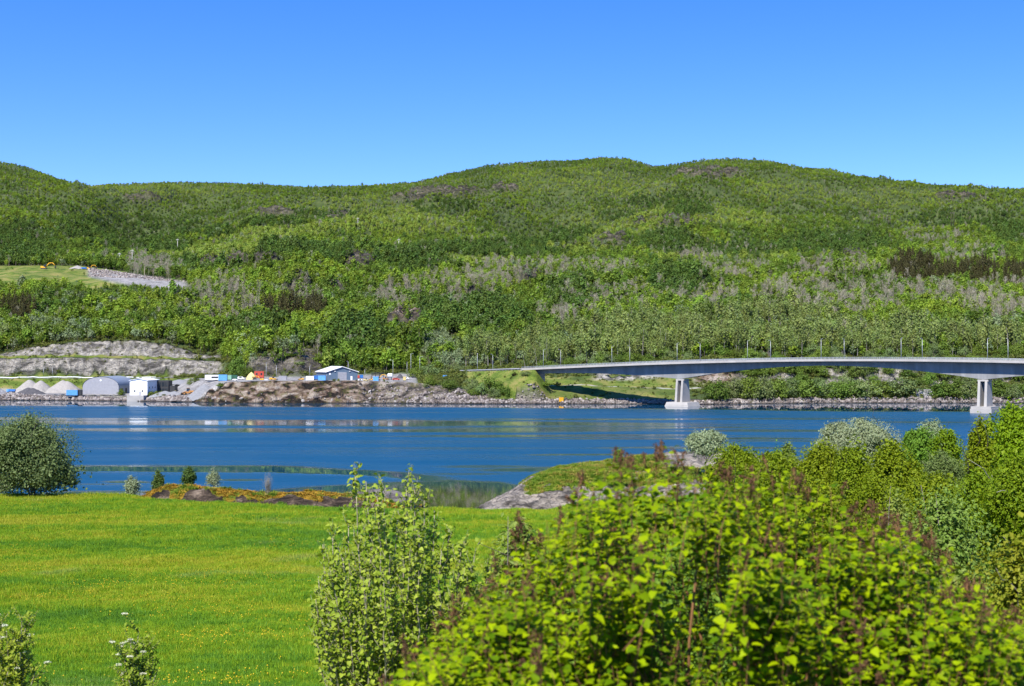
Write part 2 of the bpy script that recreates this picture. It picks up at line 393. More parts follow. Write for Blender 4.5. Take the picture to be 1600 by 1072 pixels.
def far_columns(PX, DS):
    """heights for a grid of columns PX and distances DS"""
    nD = np.stack([np.interp(PX, _pxs, _nd[:, k]) for k in range(_nd.shape[1])], 1)
    nZ = np.stack([np.interp(PX, _pxs, _nz[:, k]) for k in range(_nz.shape[1])], 1)
    sk = np.interp(PX, SKX, SKY_)
    k9 = 2600.0
    iz = nD.shape[1] - 3
    nZ[:, iz] = row2z(sk + 5.5, k9); nZ[:, iz + 1] = row2z(sk + 48, 3300.0); nZ[:, iz + 2] = row2z(sk + 110, 4600.0)
    Z = np.empty((len(PX), len(DS)))
    X = (PX[:, None] - 800) / F * DS[None, :]; Y = np.broadcast_to(DS[None, :], X.shape)
    # crags: wander in depth for the cliff faces
    wob = 2.6 * fbm(X / 9, Y / 40, 1.0, 4) + 1.3 * fbm(X / 2.6, Y / 60, 6.0, 3) + 1.2 * ridged(X / 3.2, Y / 30, 4.0, 3) - 1.0
    amp = sstep(700, 745, DS)[None, :] * (1 - sstep(925, 1000, DS))[None, :]
    rockbank = (sstep(290, 330, PX) * (1 - sstep(740, 770, PX)))[:, None] * (1 - sstep(752, 760, DS))[None, :]
    Dq = DS[None, :] + wob * amp * 0.75 + rockbank * (3.2 * fbm(X / 5.5 + Y / 9, Y / 7, 8.0, 4) + 2.6 * (ridged(X / 11 - Y / 7, Y / 30, 3.0, 3) - .7))
    for i in range(len(PX)): Z[i] = np.interp(Dq[i], nD[i], nZ[i])
    # soften the long slopes
    far = sstep(930, 1100, DS)[None, :]
    big = .35 + .3 * sstep(1600, 1750, DS)[None, :] - .2 * sstep(1180, 1260, DS)[None, :] * (1 - sstep(1540, 1640, DS)[None, :]) + .5 * sstep(2000, 2150, DS)[None, :]
    Z += far * big * (22 * fbm(X / 260, Y / 210, 0.3, 3) + 13 * (ridged(X / 150, Y / 120, 3.3, 3) - .6) + 6.0 * fbm(X / 50, Y / 42, 2.3, 3)) * (1 - 0.85 * sstep(2300, 2560, DS)[None, :])
    Z += far * 1.2 * fbm(X / 300 + 9, Y / 60, 2.3, 2)
    Z += (1 - far) * 0.5 * fbm(X / 7, Y / 7, 5.0, 4) * sstep(2.0, 9.0, Z) * (1 - sstep(745, 765, DS)[None, :] * (1 - sstep(826, 840, DS)[None, :]) * (PX < 730)[:, None])
    # road embankment up to the bridge end
    d, zr = seg_dist(X, Y, BRIDGE)
    pxe = np.clip((X / Y) * F + 800 - 836, 0, 99) * .42
    zr = zr - pxe
    Z = np.where((d < 20), np.maximum(Z, np.where(d < 7, zr - 0.35, zr - 0.35 - (d - 7) * 0.62)) , Z)
    Z = np.where((d < 7) & (Y > 743), np.minimum(Z, zr - 0.35), Z)
    return X, Y, Z

PXC = np.arange(-700, 2301, 4.0)
DSC = np.concatenate([np.arange(660, 705, 3.0), np.arange(705, 770, 0.9), np.arange(770, 860, 2.0), np.arange(860, 934, 0.9), np.arange(934, 1300, 6.0), np.arange(1300, 2700, 11.0), np.arange(2700, 4601, 60.0)])
FX, FY, FZ = far_columns(PXC, DSC)
FROW = to_row(FZ, FY); FPX = np.broadcast_to(PXC[:, None], FX.shape)
def far_z(x, y):
    """bilinear look-up in the far terrain"""
    px = to_px(np.asarray(x, float), np.asarray(y, float))
    i = np.clip((px - PXC[0]) / 4.0, 0, len(PXC) - 1.001); i0 = i.astype(int); fi = i - i0
    j = np.clip(np.interp(y, DSC, np.arange(len(DSC))), 0, len(DSC) - 1.001); j0 = j.astype(int); fj = j - j0
    return (FZ[i0, j0] * (1 - fi) + FZ[i0 + 1, j0] * fi) * (1 - fj) + (FZ[i0, j0 + 1] * (1 - fi) + FZ[i0 + 1, j0 + 1] * fi) * fj
def ell(px, row, cx, cy, rx, ry):
    return np.clip(1.6 * (1 - np.hypot((px - cx) / rx, (row - cy) / ry)), 0, 1)

jit = fbm(FX / 22, FY / 22, 3.0, 3)
W_ = lambda a, b, v, s=6: sstep(a - s, a + s, v) * (1 - sstep(b - s, b + s, v))
m_rock = np.zeros_like(FZ)
DSH = np.interp(PXC, _pxs, _nd[:, 2])[:, None]
m_rock = np.maximum(m_rock, W_(-800, 345, FPX, 4) * W_(897.5, 902.5, FY, .8) )                       # lower cut
m_rock = np.maximum(m_rock, W_(-800, 345, FPX, 4) * W_(908, 916.5, FY, .8) * (FROW < 560))           # upper cut
m_rock = np.maximum(m_rock, W_(296, 770, FPX, 8) * (FY < 751 + jit * 5 - 9 * sstep(640, 760, FPX)))  # bank below the yard
m_rock = np.maximum(m_rock, (FZ < 2.3 + jit * 0.8) & (FY < 800))                                      # tide line
m_rock = np.maximum(m_rock, W_(265, 345, FPX, 6) * W_(878, 901, FY, 1))
m_rock = np.maximum(m_rock, W_(386, 505, FPX, 8) * W_(834, 858, FY, 3) * (jit > -0.35))                # knoll behind the yard
m_rock = np.maximum(m_rock, W_(1085, 1150, FPX, 8) * W_(762, 779, FY, 3))
m_rock = np.maximum(m_rock, W_(1050, 2300, FPX, 10) * W_(768, 783, FY, 3) * (jit > -0.1))
m_rock = np.maximum(m_rock, W_(930, 1060, FPX, 10) * W_(770, 790, FY, 3) * (jit > -0.3))
for cx, cy, rx, ry in ((700, 303, 80, 9), (640, 312, 40, 7), (790, 297, 28, 8), (1040, 350, 75, 9), (960, 380, 36, 8), (1110, 272, 70, 10), (225, 311, 44, 7),
                       (350, 418, 70, 10), (562, 417, 34, 14), (415, 418, 30, 10), (632, 512, 36, 16), (720, 534, 32, 12), (465, 452, 28, 22), (525, 462, 18, 10),
                       (740, 470, 22, 10), (430, 335, 40, 8), (520, 340, 30, 8), (700, 400, 0.1, 0.1), (830, 440, 28, 10), (1050, 350, 40, 8), (1330, 408, 34, 5), (1500, 310, 50, 6)):
    m_rock = np.maximum(m_rock, sstep(0.15, 0.6, ell(FPX, FROW, cx, cy, rx, ry) + jit * 0.25))
FZ += (m_rock * (FY > 934)) * (5.0 * ridged(FX / 16, FY / 22, 2.0, 3) + 5.0)
m_grav = np.maximum(W_(-800, 305, FPX, 6) * W_(783, 852, FY, 3), W_(300, 652, FPX, 10) * W_(748, 832, FY, 4))
m_grav = np.maximum(m_grav, W_(262, 345, FPX, 10) * W_(752, 800, FY, 4))
emb = W_(138, 292, FPX, 6) * (FY > 1100) * (FY < 1330) * sstep(0, 5, FROW - (416 + (FPX - 130) * 0.14)) * (1 - sstep(0, 6, FROW - (432 + (FPX - 150) * 0.2)))
m_grav = np.maximum(m_grav, emb)
_d, _ = seg_dist(FX, FY, BRIDGE); m_road = np.where(_d < 5.5, 1.0, 0.0)
m_road = np.maximum(m_road, W_(-800, 330, FPX, 5) * W_(877, 888, FY, .8))
PATH = [(8, 749, 0), (30, 751, 0), (60, 750, 0), (85, 745, 0), (110, 753, 0), (180, 764, 0), (300, 766, 0)]
_dp, _ = seg_dist(FX, FY, PATH); m_path = np.where(_dp < 1.5, 0.7, 0.0)
m_gr = np.maximum(W_(-800, 318, FPX, 5) * W_(850, 896, FY, 1.0) * (1 - sstep(255, 285, FPX) * sstep(860, 872, FY)), W_(-800, 300, FPX, 5) * W_(902.5, 908.5, FY, 1.0) * 0.8)
field = (FY > 1060) * (FY < 1330) * W_(-500, 196, FPX, 5) * sstep(0, 4, 453 + jit * 4 - FROW) * (FROW > 415)
m_gr = np.maximum(m_gr, field)
bench = W_(690, 1400, FPX, 25) * W_(1335, 1520, FY, 12)
m_gr = np.maximum(m_gr, bench * .9)
m_gr = np.maximum(m_gr, W_(735, 1075, FPX, 8) * W_(4.5, 62, FY - DSH, 1.5) * (.45 + .55 * sstep(-.3, .5, jit)))
m_gr = np.maximum(m_gr, np.where((_d < 30) & (FY > 740) & (FY < 812) & (FPX > 728), 1.0, 0.0))
m_gr = np.maximum(m_gr, W_(1075, 2300, FPX, 8) * W_(736, 770, FY, 3) * 0.35)
def hill_mesh():
    mb = MB(); mb.add(np.stack([FX, FY, FZ], -1).reshape(-1, 3), grid_faces(*FX.shape)[:, ::-1], 0, True)
    t = NT('hillside')
    a = t.attr
    p = t.pos(); n1 = t.noise(0.09, 6, p); n2 = t.noise(0.9, 5, p, 0.65); n3 = t.noise(0.02, 3, p)
    forest = t.ramp(n1, (0.3, (.03, .042, .012)), (0.5, (.045, .066, .018)), (0.7, (.07, .085, .028)))
    grass = t.ramp(t.math('ADD', t.math('MULTIPLY', n1, .6), t.math('MULTIPLY', n2, .4)), (0.40, (.045, .072, .010)), (0.49, (.095, .135, .016)), (0.58, (.19, .17, .05)))
    gravel = t.ramp(t.math('ADD', t.math('MULTIPLY', n2, .6), t.math('MULTIPLY', n1, .4)), (0.40, (.12, .112, .105)), (0.5, (.22, .21, .20)), (0.6, (.33, .315, .295)))
    # bedded rock, tilted streaks
    pr = t.pos((1, .6, 2.2), (0, R(34), 0)); r1 = t.noise(0.14, 7, pr, 0.56, 0.6); r2 = t.noise(0.75, 6, pr, 0.62, 1.0)
    grey = t.ramp(r1, (0.38, (.09, .083, .072)), (0.46, (.22, .203, .178)), (0.54, (.34, .312, .27)), (0.66, (.50, .46, .39)))
    rust = t.ramp(r1, (0.42, (.018, .015, .013)), (0.47, (.11, .072, .05)), (0.53, (.23, .165, .12)), (0.62, (.38, .32, .26)))  # darkest stop: dark rock, with overhang shadow painted into the colour
    dark = t.ramp(r1, (0.40, (.014, .013, .011)), (0.5, (.06, .051, .042)), (0.64, (.17, .145, .11)))
    rock = t.mix(a('rust'), t.mix(a('dark'), grey, dark), rust)
    rock = t.mix(t.math('MULTIPLY', t.maprange(r2, 0.36, 0.48, 0.65, 0), t.math('SUBTRACT', 1.0, t.math('MULTIPLY', a('rust'), .35))), rock, (.03, .027, .024))
    r3 = t.noise(0.5, 5, t.pos((1, .7, .16), (0, R(12), 0)), .6, .3); rock = t.mix(t.math('MULTIPLY', t.maprange(r3, 0.36, 0.5, 0.55, 0), t.math('SUBTRACT', 1.0, a('rust'))), rock, (.05, .047, .046))
    lich = t.maprange(t.noise(0.35, 5, p, 0.65), 0.5, 0.66, 0, 0.75)
    g = t.n('ShaderNodeNewGeometry'); sx = t.n('ShaderNodeSeparateXYZ'); t.t.links.new(g.outputs['Normal'], sx.inputs[0])
    rock = t.mix(t.math('MULTIPLY', lich, t.maprange(sx.outputs['Z'], 0.35, 0.7)), rock, t.ramp(n2, (.4, (.075, .10, .015)), (.65, (.16, .12, .035))))
    # dark weed line above the water
    sp = t.n('ShaderNodeSeparateXYZ'); t.t.links.new(g.outputs['Position'], sp.inputs[0])
    rock = t.mix(t.maprange(t.math('ADD', sp.outputs['Z'], t.math('MULTIPLY', n2, 0.8)), 0.5, 1.5, 0.85, 0), rock, (.018, .016, .013))
    c = t.mix(a('grass'), forest, grass); c = t.mix(a('gravel'), c, gravel); c = t.mix(a('rock'), c, rock)
    c = t.mix(a('path'), c, (.36, .34, .30)); c = t.mix(a('road'), c, (.12, .12, .125))
    h = t.math('ADD', t.math('MULTIPLY', r1, 2.4), t.math('MULTIPLY', r2, 0.9))
    nb = t.bump(t.math('MULTIPLY', h, t.math('ADD', t.math('MULTIPLY', a('rock'), 0.95), 0.05)), 1.0, 2.0)
    m = t.fin(t.pbr(c, 0.9, 0.15, nb))
    o = mb.build('hills', m)
    me = o.data
    for nm, arr in (('rock', m_rock), ('gravel', m_grav * (1 - m_rock)), ('grass', m_gr), ('road', m_road), ('path', m_path),
                    ('rust', np.clip(W_(290, 770, FPX, 8) * (FY < 752) * (1 - sstep(520, 640, FPX) * .6) + W_(1085, 1150, FPX, 8) * W_(762, 779, FY, 3) + W_(600, 660, FPX, 8) * (FY > 940) * (FY < 1200), 0, 1)),
                    ('dark', np.clip((FY > 930) * 1.0 + W_(380, 510, FPX, 5) * (FY > 830) * .8 + (FPX > 560) * (FY < 745) * .5, 0, 1))):
        float_attr(me, nm, arr)
    tag(o, kind='structure')
    return o
hill_mesh()

# ------------------------------------------------------------------ the fjord
WPX = np.arange(-700, 2301, 5.0)
WD = 50544.0 / np.concatenate([np.linspace(300, 66, 700), np.linspace(65.7, 62.5, 12)])
def water():
    PX, DD = np.meshgrid(WPX, WD, indexing='ij')
    X = (PX - 800) / F * DD; row = HOR + F * CAM_Z / DD
    wx = 40 * fbm(PX / 300, row / 14, 0.7, 3); n = fbm((PX + wx) / 260, row / 5.5, 3.3, 4)
    fine = fbm(PX / 60, row / 1.6, 9.1, 3)
    calm = np.zeros_like(row)
    # lee of the far shore
    edge = np.interp(PX, [-700, 0, 330, 700, 1000, 1140, 1300, 1450, 1600, 2300], [634, 634.5, 635.5, 637, 639, 641, 643, 643.5, 644, 644])
    calm = np.maximum(calm, 1 - sstep(-1.0, 1.0, row - edge + 0.7 * n))
    def band(cx, cy, rx, ry, k=1.0, tilt=0.0, soft=0.5):
        d = np.hypot((PX - cx) / rx, (row - cy - tilt * (PX - cx) + 1.2 * n) / ry)
        return k * (1 - sstep(1 - soft, 1 + 0.15, d + 0.10 * fine))
    for b in ((520, 661, 700, 6.0, .93, 0.004), (420, 672.5, 600, 3.4, .86, 0.004), (60, 654, 260, 2.4, .8), (1010, 668, 260, 2.2, .8), (820, 671.5, 240, 3.8, .85),
              (880, 681, 330, 2.4, .85), (1060, 685.5, 300, 2.4, .9), (1220, 673, 260, 2.0, .7), (960, 655, 300, 1.8, .8), (1240, 654.5, 200, 1.4, .7),
              (1100, 700, 230, 2.6, .8), (920, 710.5, 110, 2.2, .95), (1250, 690, 200, 1.8, .7), (760, 729, 90, 2.2, .6), (860, 733, 140, 4.5, .85, -0.01),
              (1010, 722, 120, 3, .5), (1450, 660, 200, 1.4, .5), (700, 700, 300, 1.5, .3), (300, 700, 300, 1.4, .25)):
        calm = np.maximum(calm, band(*b))
    mid = 732 + np.interp(PX, [0, 420, 560, 680, 800], [0, 1, 6, 16, 26])                     # the long slick that bends towards the inlet
    calm = np.maximum(calm, W_(-200, 700, PX, 60) * W_(-5.2, 5.2, row - mid + 1.6 * n + .5 * fine, 1.9))
    inlet = np.interp(PX, [-700, 0, 90, 420, 530, 640, 700, 780, 850, 900, 2300], [800, 782, 768, 765, 757, 752, 749, 753, 766, 790, 800])
    calm = np.maximum(calm, sstep(-2.6, 2.6, row - inlet + 1.8 * n + .7 * fine))
    for b in ((200, 753.5, 45, 3, .9), (375, 750, 50, 2.6, .8), (150, 757, 60, 2, .5), (720, 741, 80, 2.4, .5)): calm = np.maximum(calm, band(*b))
    calm = np.clip(calm, 0, 1)
    mb = MB(); mb.add(np.stack([X, DD, np.zeros_like(X)], -1).reshape(-1, 3), grid_faces(*X.shape), 0, True)
    t = NT('fjord_water')
    a = t.attr('calm')
    p = t.pos()
    w1 = t.noise(0.55, 3, t.pos((1, 0.55, 1)), 0.6); w2 = t.noise(2.6, 2, t.pos((1, .6, 1)), 0.5); w3 = t.noise(0.05, 3, t.pos((.35, 1, 1)))
    amp = t.math('MULTIPLY', t.math('SUBTRACT', 1.0, a), t.maprange(w3, 0.3, 0.7, 0.7, 1.2))
    h = t.math('MULTIPLY', t.math('ADD', t.math('MULTIPLY', w1, WAVE1), t.math('MULTIPLY', w2, WAVE2)), t.math('ADD', t.math('MULTIPLY', amp, 0.98), 0.012))
    bmp = t.n('ShaderNodeBump'); t.set(bmp, 'Height', h); bmp.inputs['Strength'].default_value = 1.0; bmp.inputs['Distance'].default_value = 1.0
    nd = t.n('ShaderNodeBsdfPrincipled')
    t.set(nd, 'Base Color', t.mix(t.attr('shoal'), (.0, .048, .098), (.035, .04, .02))); nd.inputs['IOR'].default_value = 1.333; t.set(nd, 'Specular Tint', (.0, .62, 1.0)); nd.inputs['Specular IOR Level'].default_value = .42
    t.set(nd, 'Roughness', t.math('ADD', t.math('MULTIPLY', amp, WROUGH), 0.02)); t.set(nd, 'Normal', bmp.outputs[0])
    o = mb.build('water', t.fin(nd.outputs[0]))
    float_attr(o.data, 'calm', calm)
    float_attr(o.data, 'shoal', np.maximum(ell(PX, row, 690, 785, 210, 40), sstep(775, 800, row) * W_(480, 900, PX, 60)))
    tag(o, kind='structure')
WAVE1, WAVE2, WROUGH = 0.20, 0.03, 0.30
water()
# ------------------------------------------------------------------ tree prototypes for the far wood
def crown_points(r, n, rx, rz, cz, clumps=12, spread=0.38, shell=0.55):
    """leaf centres in uneven clumps of an egg-shaped crown, and the outward directions"""
    d = r.normal(size=(clumps, 3)); d /= np.linalg.norm(d, axis=1)[:, None]
    rad = r.uniform(shell, 0.95, clumps)[:, None]
    cc = d * rad
    cc[:, 2] = np.where(cc[:, 2] < 0, cc[:, 2] * 0.9, cc[:, 2])
    k = r.integers(0, clumps, n)
    cs = r.uniform(0.6, 1.25, clumps)[k][:, None] * spread
    P = cc[k] + r.normal(size=(n, 3)) * cs * 0.62
    out = (P - cc[k]) * 0.9 + P * 0.7 + np.array([0, 0, 0.35])
    taper = 1.0 - 0.25 * np.clip(P[:, 2:3], -1, 1)
    C = P * np.array([rx, rx, rz]); C[:, :2] *= taper
    C[:, 2] += cz
    return C, out / (np.linalg.norm(out, axis=1)[:, None] + 1e-6)

def add_crown(mb, r, n, rx, rz, cz, L, W, clumps=12, spread=0.38, mat=0, jitter=0.55, shell=0.55, heart=False, off=(0, 0, 0)):
    C, N = crown_points(r, n, rx, rz, cz, clumps, spread, shell)
    N = N + r.normal(size=N.shape) * jitter
    U = r.normal(size=N.shape) + np.array([0, 0, -0.3])
    s = r.uniform(0.7, 1.3, n)
    (mb.heart_leaves if heart else mb.leaves)(C + np.array(off), N, U, L * s, W * s, mat)
    return C

def lean_line(r, a, b, n, wob):
    a, b = np.array(a, float), np.array(b, float); t = np.linspace(0, 1, n)[:, None]
    p = a + (b - a) * t
    p[1:-1] += r.normal(size=(n - 2, 3)) * wob
    return p

M = {}
M['bark_pale'] = plain_mat('birch_bark', (.25, .23, .2), .8, .2, .35, 3.0)
M['bark_grey'] = plain_mat('grey_bark', (.15, .125, .105), .9, .2, .3, 3.0)
M['bark_dark'] = plain_mat('dark_bark', (.05, .04, .032), .9, .2, .3, 3.0)
M['leaf_birch'] = leaf_mat('birch_leaves', (.135, .215, .015), (.225, .325, .034), .32, patch=((.07, .14, .014), (.145, .215, .030)), patch_scale=.012, objvar=.36)
M['leaf_alder_shade'] = leaf_mat('shade_toned_alder_leaves', (.060, .118, .018), (.108, .172, .030), .3, objvar=.32)  # alder green, darkened further to paint the shade of hollows
M['leaf_birch_sunlit'] = leaf_mat('sun_toned_birch_leaves', (.18, .26, .032), (.28, .365, .065), .34, objvar=.28)  # leaf colour lightened to paint sun on the spur crests
M['leaf_willow'] = leaf_mat('willow_leaves', (.15, .21, .09), (.23, .29, .15), .30)
M['leaf_pale'] = leaf_mat('young_birch_leaves', (.155, .215, .05), (.235, .295, .09), .35)
M['leaf_spruce'] = leaf_mat('spruce_needles', (.045, .048, .014), (.085, .078, .026), .12)
M['twig'] = leaf_mat('bare_twigs', (.25, .222, .15), (.38, .352, .26), .2, gloss=.1, warm=(1.05, 1, .9))

def proto_round(seed, n=230, rx=2.4, rz=3.3, h=8.5, L=.95, W=.75, leaf='leaf_birch', bark='bark_grey'):
    r = np.random.default_rng(seed); mb = MB()
    add_crown(mb, r, n, rx * r.uniform(.85, 1.15), rz * r.uniform(.9, 1.1), h - rz, L, W, 13, .40)
    mb.tube(lean_line(r, (0, 0, -1.0), (r.normal() * .3, r.normal() * .3, h - rz * .6), 4, .12), [.16, .13, .1, .05], 5, 1, False)
    return mb.mesh('round_tree', [M[leaf], M[bark]])
def proto_pale(seed, leaf='leaf_pale'):
    r = np.random.default_rng(seed); mb = MB()
    h = 12.0
    add_crown(mb, r, 240, 1.9 * r.uniform(.8, 1.2), 3.8, h - 3.8, .8, .62, 13, .42, shell=.35)
    tp = lean_line(r, (0, 0, -1), (r.normal() * .5, r.normal() * .5, h * .93), 6, .12)
    mb.tube(tp, np.linspace(.17, .04, 6), 5, 1, False)
    for k in range(6):
        z = r.uniform(.45, .8) * h; a = r.uniform(0, 6.28)
        b = np.array([math.cos(a) * 1.2, math.sin(a) * 1.2, z + 1.8])
        mb.tube(lean_line(r, (0, 0, z), b, 3, .08), [.06, .04, .02], 4, 1, False)
    return mb.mesh('slim_tree', [M[leaf], M['bark_pale']])
def proto_bare(seed):
    r = np.random.default_rng(seed); mb = MB(); h = 9.5
    mb.tube(lean_line(r, (0, 0, -1), (r.normal() * .4, r.normal() * .4, h), 6, .14), np.linspace(.17, .03, 6), 5, 0, False)
    for k in range(17):
        z = r.uniform(.3, .92) * h; a = r.uniform(0, 6.28); q = (1 - z / h) * 2.4 + .5
        b = np.array([math.cos(a) * q, math.sin(a) * q, min(h * 1.02, z + r.uniform(1.2, 2.4))])
        mb.tube(lean_line(r, (0, 0, z), b, 4, .12), [.06, .045, .03, .015], 4, 0, False)
        m = 9
        C = np.array([0, 0, z]) + (b - np.array([0, 0, z])) * r.uniform(.4, 1.05, (m, 1)) + r.normal(size=(m, 3)) * .35
        mb.leaves(C, r.normal(size=(m, 3)), r.normal(size=(m, 3)) * .5 + np.array([0, 0, 1.0]), r.uniform(.7, 1.4, m), r.uniform(.07, .13, m), 0)
    return mb.mesh('bare_tree', [M['twig']])
def proto_spruce(seed, h=12.5):
    r = np.random.default_rng(seed); mb = MB(); n = 300
    t = r.uniform(0, 1, n) ** .7; z = h * (1 - t * .94); rad = (.12 + t * 1.0) * 2.1 * r.uniform(.55, 1.0, n); a = r.uniform(0, 6.28, n)
    C = np.stack([np.cos(a) * rad, np.sin(a) * rad, z], -1)
    U = np.stack([np.cos(a), np.sin(a), np.full(n, -.55)], -1) + r.normal(size=(n, 3)) * .2
    N = np.stack([np.cos(a) * .5, np.sin(a) * .5, np.full(n, 1.0)], -1) + r.normal(size=(n, 3)) * .3
    mb.leaves(C, N, U, (.6 + t) * 1.0, (.35 + t * .4), 0)
    mb.tube([(0, 0, -1), (0, 0, h * .5), (0, 0, h)], [.18, .12, .02], 5, 1, False)
    return mb.mesh('spruce_tree', [M['leaf_spruce'], M['bark_dark']])

def scatter(name, label, P, rot, scl, idx, protos):
    """one mass of growth: points that carry copies of a few meshes"""
    me = bpy.data.meshes.new(name); me.vertices.add(len(P)); me.vertices.foreach_set('co', np.asarray(P, np.float32).ravel())
    a = me.attributes.new('rot', 'FLOAT_VECTOR', 'POINT'); a.data.foreach_set('vector', np.asarray(rot, np.float32).ravel())
    a = me.attributes.new('scl', 'FLOAT_VECTOR', 'POINT'); a.data.foreach_set('vector', np.asarray(scl, np.float32).ravel())
    a = me.attributes.new('idx', 'INT', 'POINT'); a.data.foreach_set('value', np.asarray(idx, np.int32))
    o = bpy.data.objects.new(name, me); COL.objects.link(o)
    g = bpy.data.node_groups.new(name, 'GeometryNodeTree')
    g.interface.new_socket('Geometry', in_out='INPUT', socket_type='NodeSocketGeometry')
    g.interface.new_socket('Geometry', in_out='OUTPUT', socket_type='NodeSocketGeometry')
    gi = g.nodes.new('NodeGroupInput'); go = g.nodes.new('NodeGroupOutput')
    g2i = g.nodes.new('GeometryNodeGeometryToInstance')
    for pm in reversed(protos):
        po = bpy.data.objects.new(pm.name + '_shape', pm)
        oi = g.nodes.new('GeometryNodeObjectInfo'); oi.inputs['Object'].default_value = po
        g.links.new(oi.outputs['Geometry'], g2i.inputs[0])
    iop = g.nodes.new('GeometryNodeInstanceOnPoints'); iop.inputs['Pick Instance'].default_value = True
    def na(nm, typ):
        n = g.nodes.new('GeometryNodeInputNamedAttribute'); n.data_type = typ; n.inputs['Name'].default_value = nm
        return n.outputs[0]
    e2r = g.nodes.new('FunctionNodeEulerToRotation'); g.links.new(na('rot', 'FLOAT_VECTOR'), e2r.inputs[0])
    g.links.new(gi.outputs[0], iop.inputs['Points']); g.links.new(g2i.outputs[0], iop.inputs['Instance'])
    g.links.new(na('idx', 'INT'), iop.inputs['Instance Index']); g.links.new(e2r.outputs[0], iop.inputs['Rotation'])
    g.links.new(na('scl', 'FLOAT_VECTOR'), iop.inputs['Scale']); g.links.new(iop.outputs[0], go.inputs[0])
    md = o.modifiers.new('scatter', 'NODES'); md.node_group = g
    tag(o, label, kind='stuff')
    return o

# ------------------------------------------------------------------ the wood on the hills
def wood():
    r = np.random.default_rng(11)
    pts = []
    D = 800.0
    while D < 2720:
        s = np.interp(D, [800, 1300, 1900, 2700], [4.0, 4.4, 4.7, 5.2])
        x0, x1 = px2x(-320, D), px2x(1920, D); n = int((x1 - x0) / s)
        x = x0 + (np.arange(n) + r.uniform(-.5, .5, n)) * s
        pts.append(np.stack([x, D + r.uniform(-.5, .5, n) * s], -1)); D += s * .92
    P = np.concatenate(pts); x, y = P.T
    z = far_z(x, y); px = to_px(x, y); row = to_row(z, y)
    def look(Mk):
        i = np.clip(np.round((px - PXC[0]) / 4.0), 0, len(PXC) - 1).astype(int); j = np.clip(np.round(np.interp(y, DSC, np.arange(len(DSC)))), 0, len(DSC) - 1).astype(int)
        return Mk[i, j]
    keep = (look(m_rock) < .55) | (r.uniform(size=len(x)) < .12)
    keep &= (look(m_grav) < .3) & ((look(m_gr) < .35) | ((y > 1300) & (px > 600) & (r.uniform(size=len(x)) < .05))) & (look(m_road) < .5)
    start = np.interp(px, [-700, 330, 350, 390, 740, 760, 900, 1000, 1100, 1600, 2300], [919, 919, 900, 838, 838, 838, 812, 806, 800, 806, 806])
    keep &= y > start + 3 * fbm(x / 12, y / 12, 4.0, 2)
    # out of sight behind the ridges
    lim = np.minimum.accumulate(FROW - 4.0 * F / FY, axis=1)
    top = to_row(z + 12, y); keep &= top < look(lim) + 2
    # thin out in clearings
    dens = fbm(x / 45, y / 45, 6.6, 3)
    keep &= ~((dens < -0.62) & (r.uniform(size=len(x)) < .7))
    sh = (~keep) & ((look(m_rock) > .5) | (dens < -.5) | ((look(m_gr) > .5) & (px > 600) & (r.uniform(size=len(x)) < .6))) & (y > 940) & (top < look(lim) + 2) & (look(m_grav) < .3) & (r.uniform(size=len(x)) < .75)
    low = np.concatenate([np.zeros(keep.sum(), bool), np.ones(sh.sum(), bool)])
    x, y, z, px, row = [np.concatenate([v[keep], v[sh]]) for v in (x, y, z, px, row)]
    n = len(x); u = r.uniform(size=n); st_ = fbm(x / 60, y / 60, 1.7, 3); st2 = fbm(x / 28, y / 28, 8.7, 2)
    kind = np.zeros(n, int)                                                # 0 birch 1 willow 2 pale 3 bare 4 spruce
    kind[(st_ > 0.25) & (u < .22)] = 1; kind[u < np.interp(y, [1500, 2100], [.055, .11])] = 1; kind[(u > np.interp(y, [1500, 2100], [.975, .95]))] = 3
    def zone(lst): return np.max([ell(px, row, *e) for e in lst], axis=0)
    bare = zone([(350, 478, 62, 40), (300, 470, 30, 25), (470, 478, 40, 24), (640, 470, 60, 30), (760, 448, 60, 28), (830, 428, 90, 22), (930, 425, 80, 16), (700, 460, 60, 30),
                 (1260, 475, 70, 36), (1330, 480, 90, 34), (1400, 465, 60, 26), (1300, 428, 90, 14), (1150, 430, 70, 16), (1220, 470, 60, 30), (1560, 478, 80, 36), (1480, 470, 40, 24),
                 (1000, 470, 60, 24), (920, 480, 60, 26), (870, 505, 40, 26), (1100, 470, 60, 26), (245, 425, 32, 20), (215, 415, 20, 18),
                 (1460, 372, 60, 14), (1370, 340, 30, 10), (1320, 300, 40, 10), (1090, 400, 60, 12), (1180, 395, 40, 10), (1520, 410, 70, 14), (1400, 430, 60, 12)])
    kind[(bare > .12) & (r.uniform(size=n) < np.clip(bare * 1.3, 0, .48)) & (st2 > -0.35)] = 3
    pale = zone([(980, 545, 130, 40), (1100, 548, 120, 40), (880, 560, 90, 32), (1290, 548, 110, 30), (1420, 548, 120, 26), (1570, 556, 70, 20), (760, 565, 50, 22), (1200, 500, 120, 22)]) * (y < 980)
    kind[(pale > .1) & (r.uniform(size=n) < np.clip(pale * 2.0, 0, .75))] = 2
    spr = zone([(1430, 428, 48, 24), (1470, 435, 34, 14), (1530, 435, 40, 18), (1590, 438, 30, 18), (445, 494, 40, 18), (490, 494, 24, 16), (28, 494, 30, 18), (1250, 470, .1, .1)])
    kind[(spr > .15) & (r.uniform(size=n) < np.clip(spr * 2.4, 0, .9))] = 4
    wil = zone([(60, 522, 70, 16), (110, 530, 40, 12), (200, 540, 90, 10), (690, 552, 40, 26), (740, 575, 60, 18), (1220, 520, 80, 14), (1560, 520, 60, 16), (860, 560, 60, 20)])
    kind[(wil > .15) & (r.uniform(size=n) < .65) & (kind == 0)] = 1
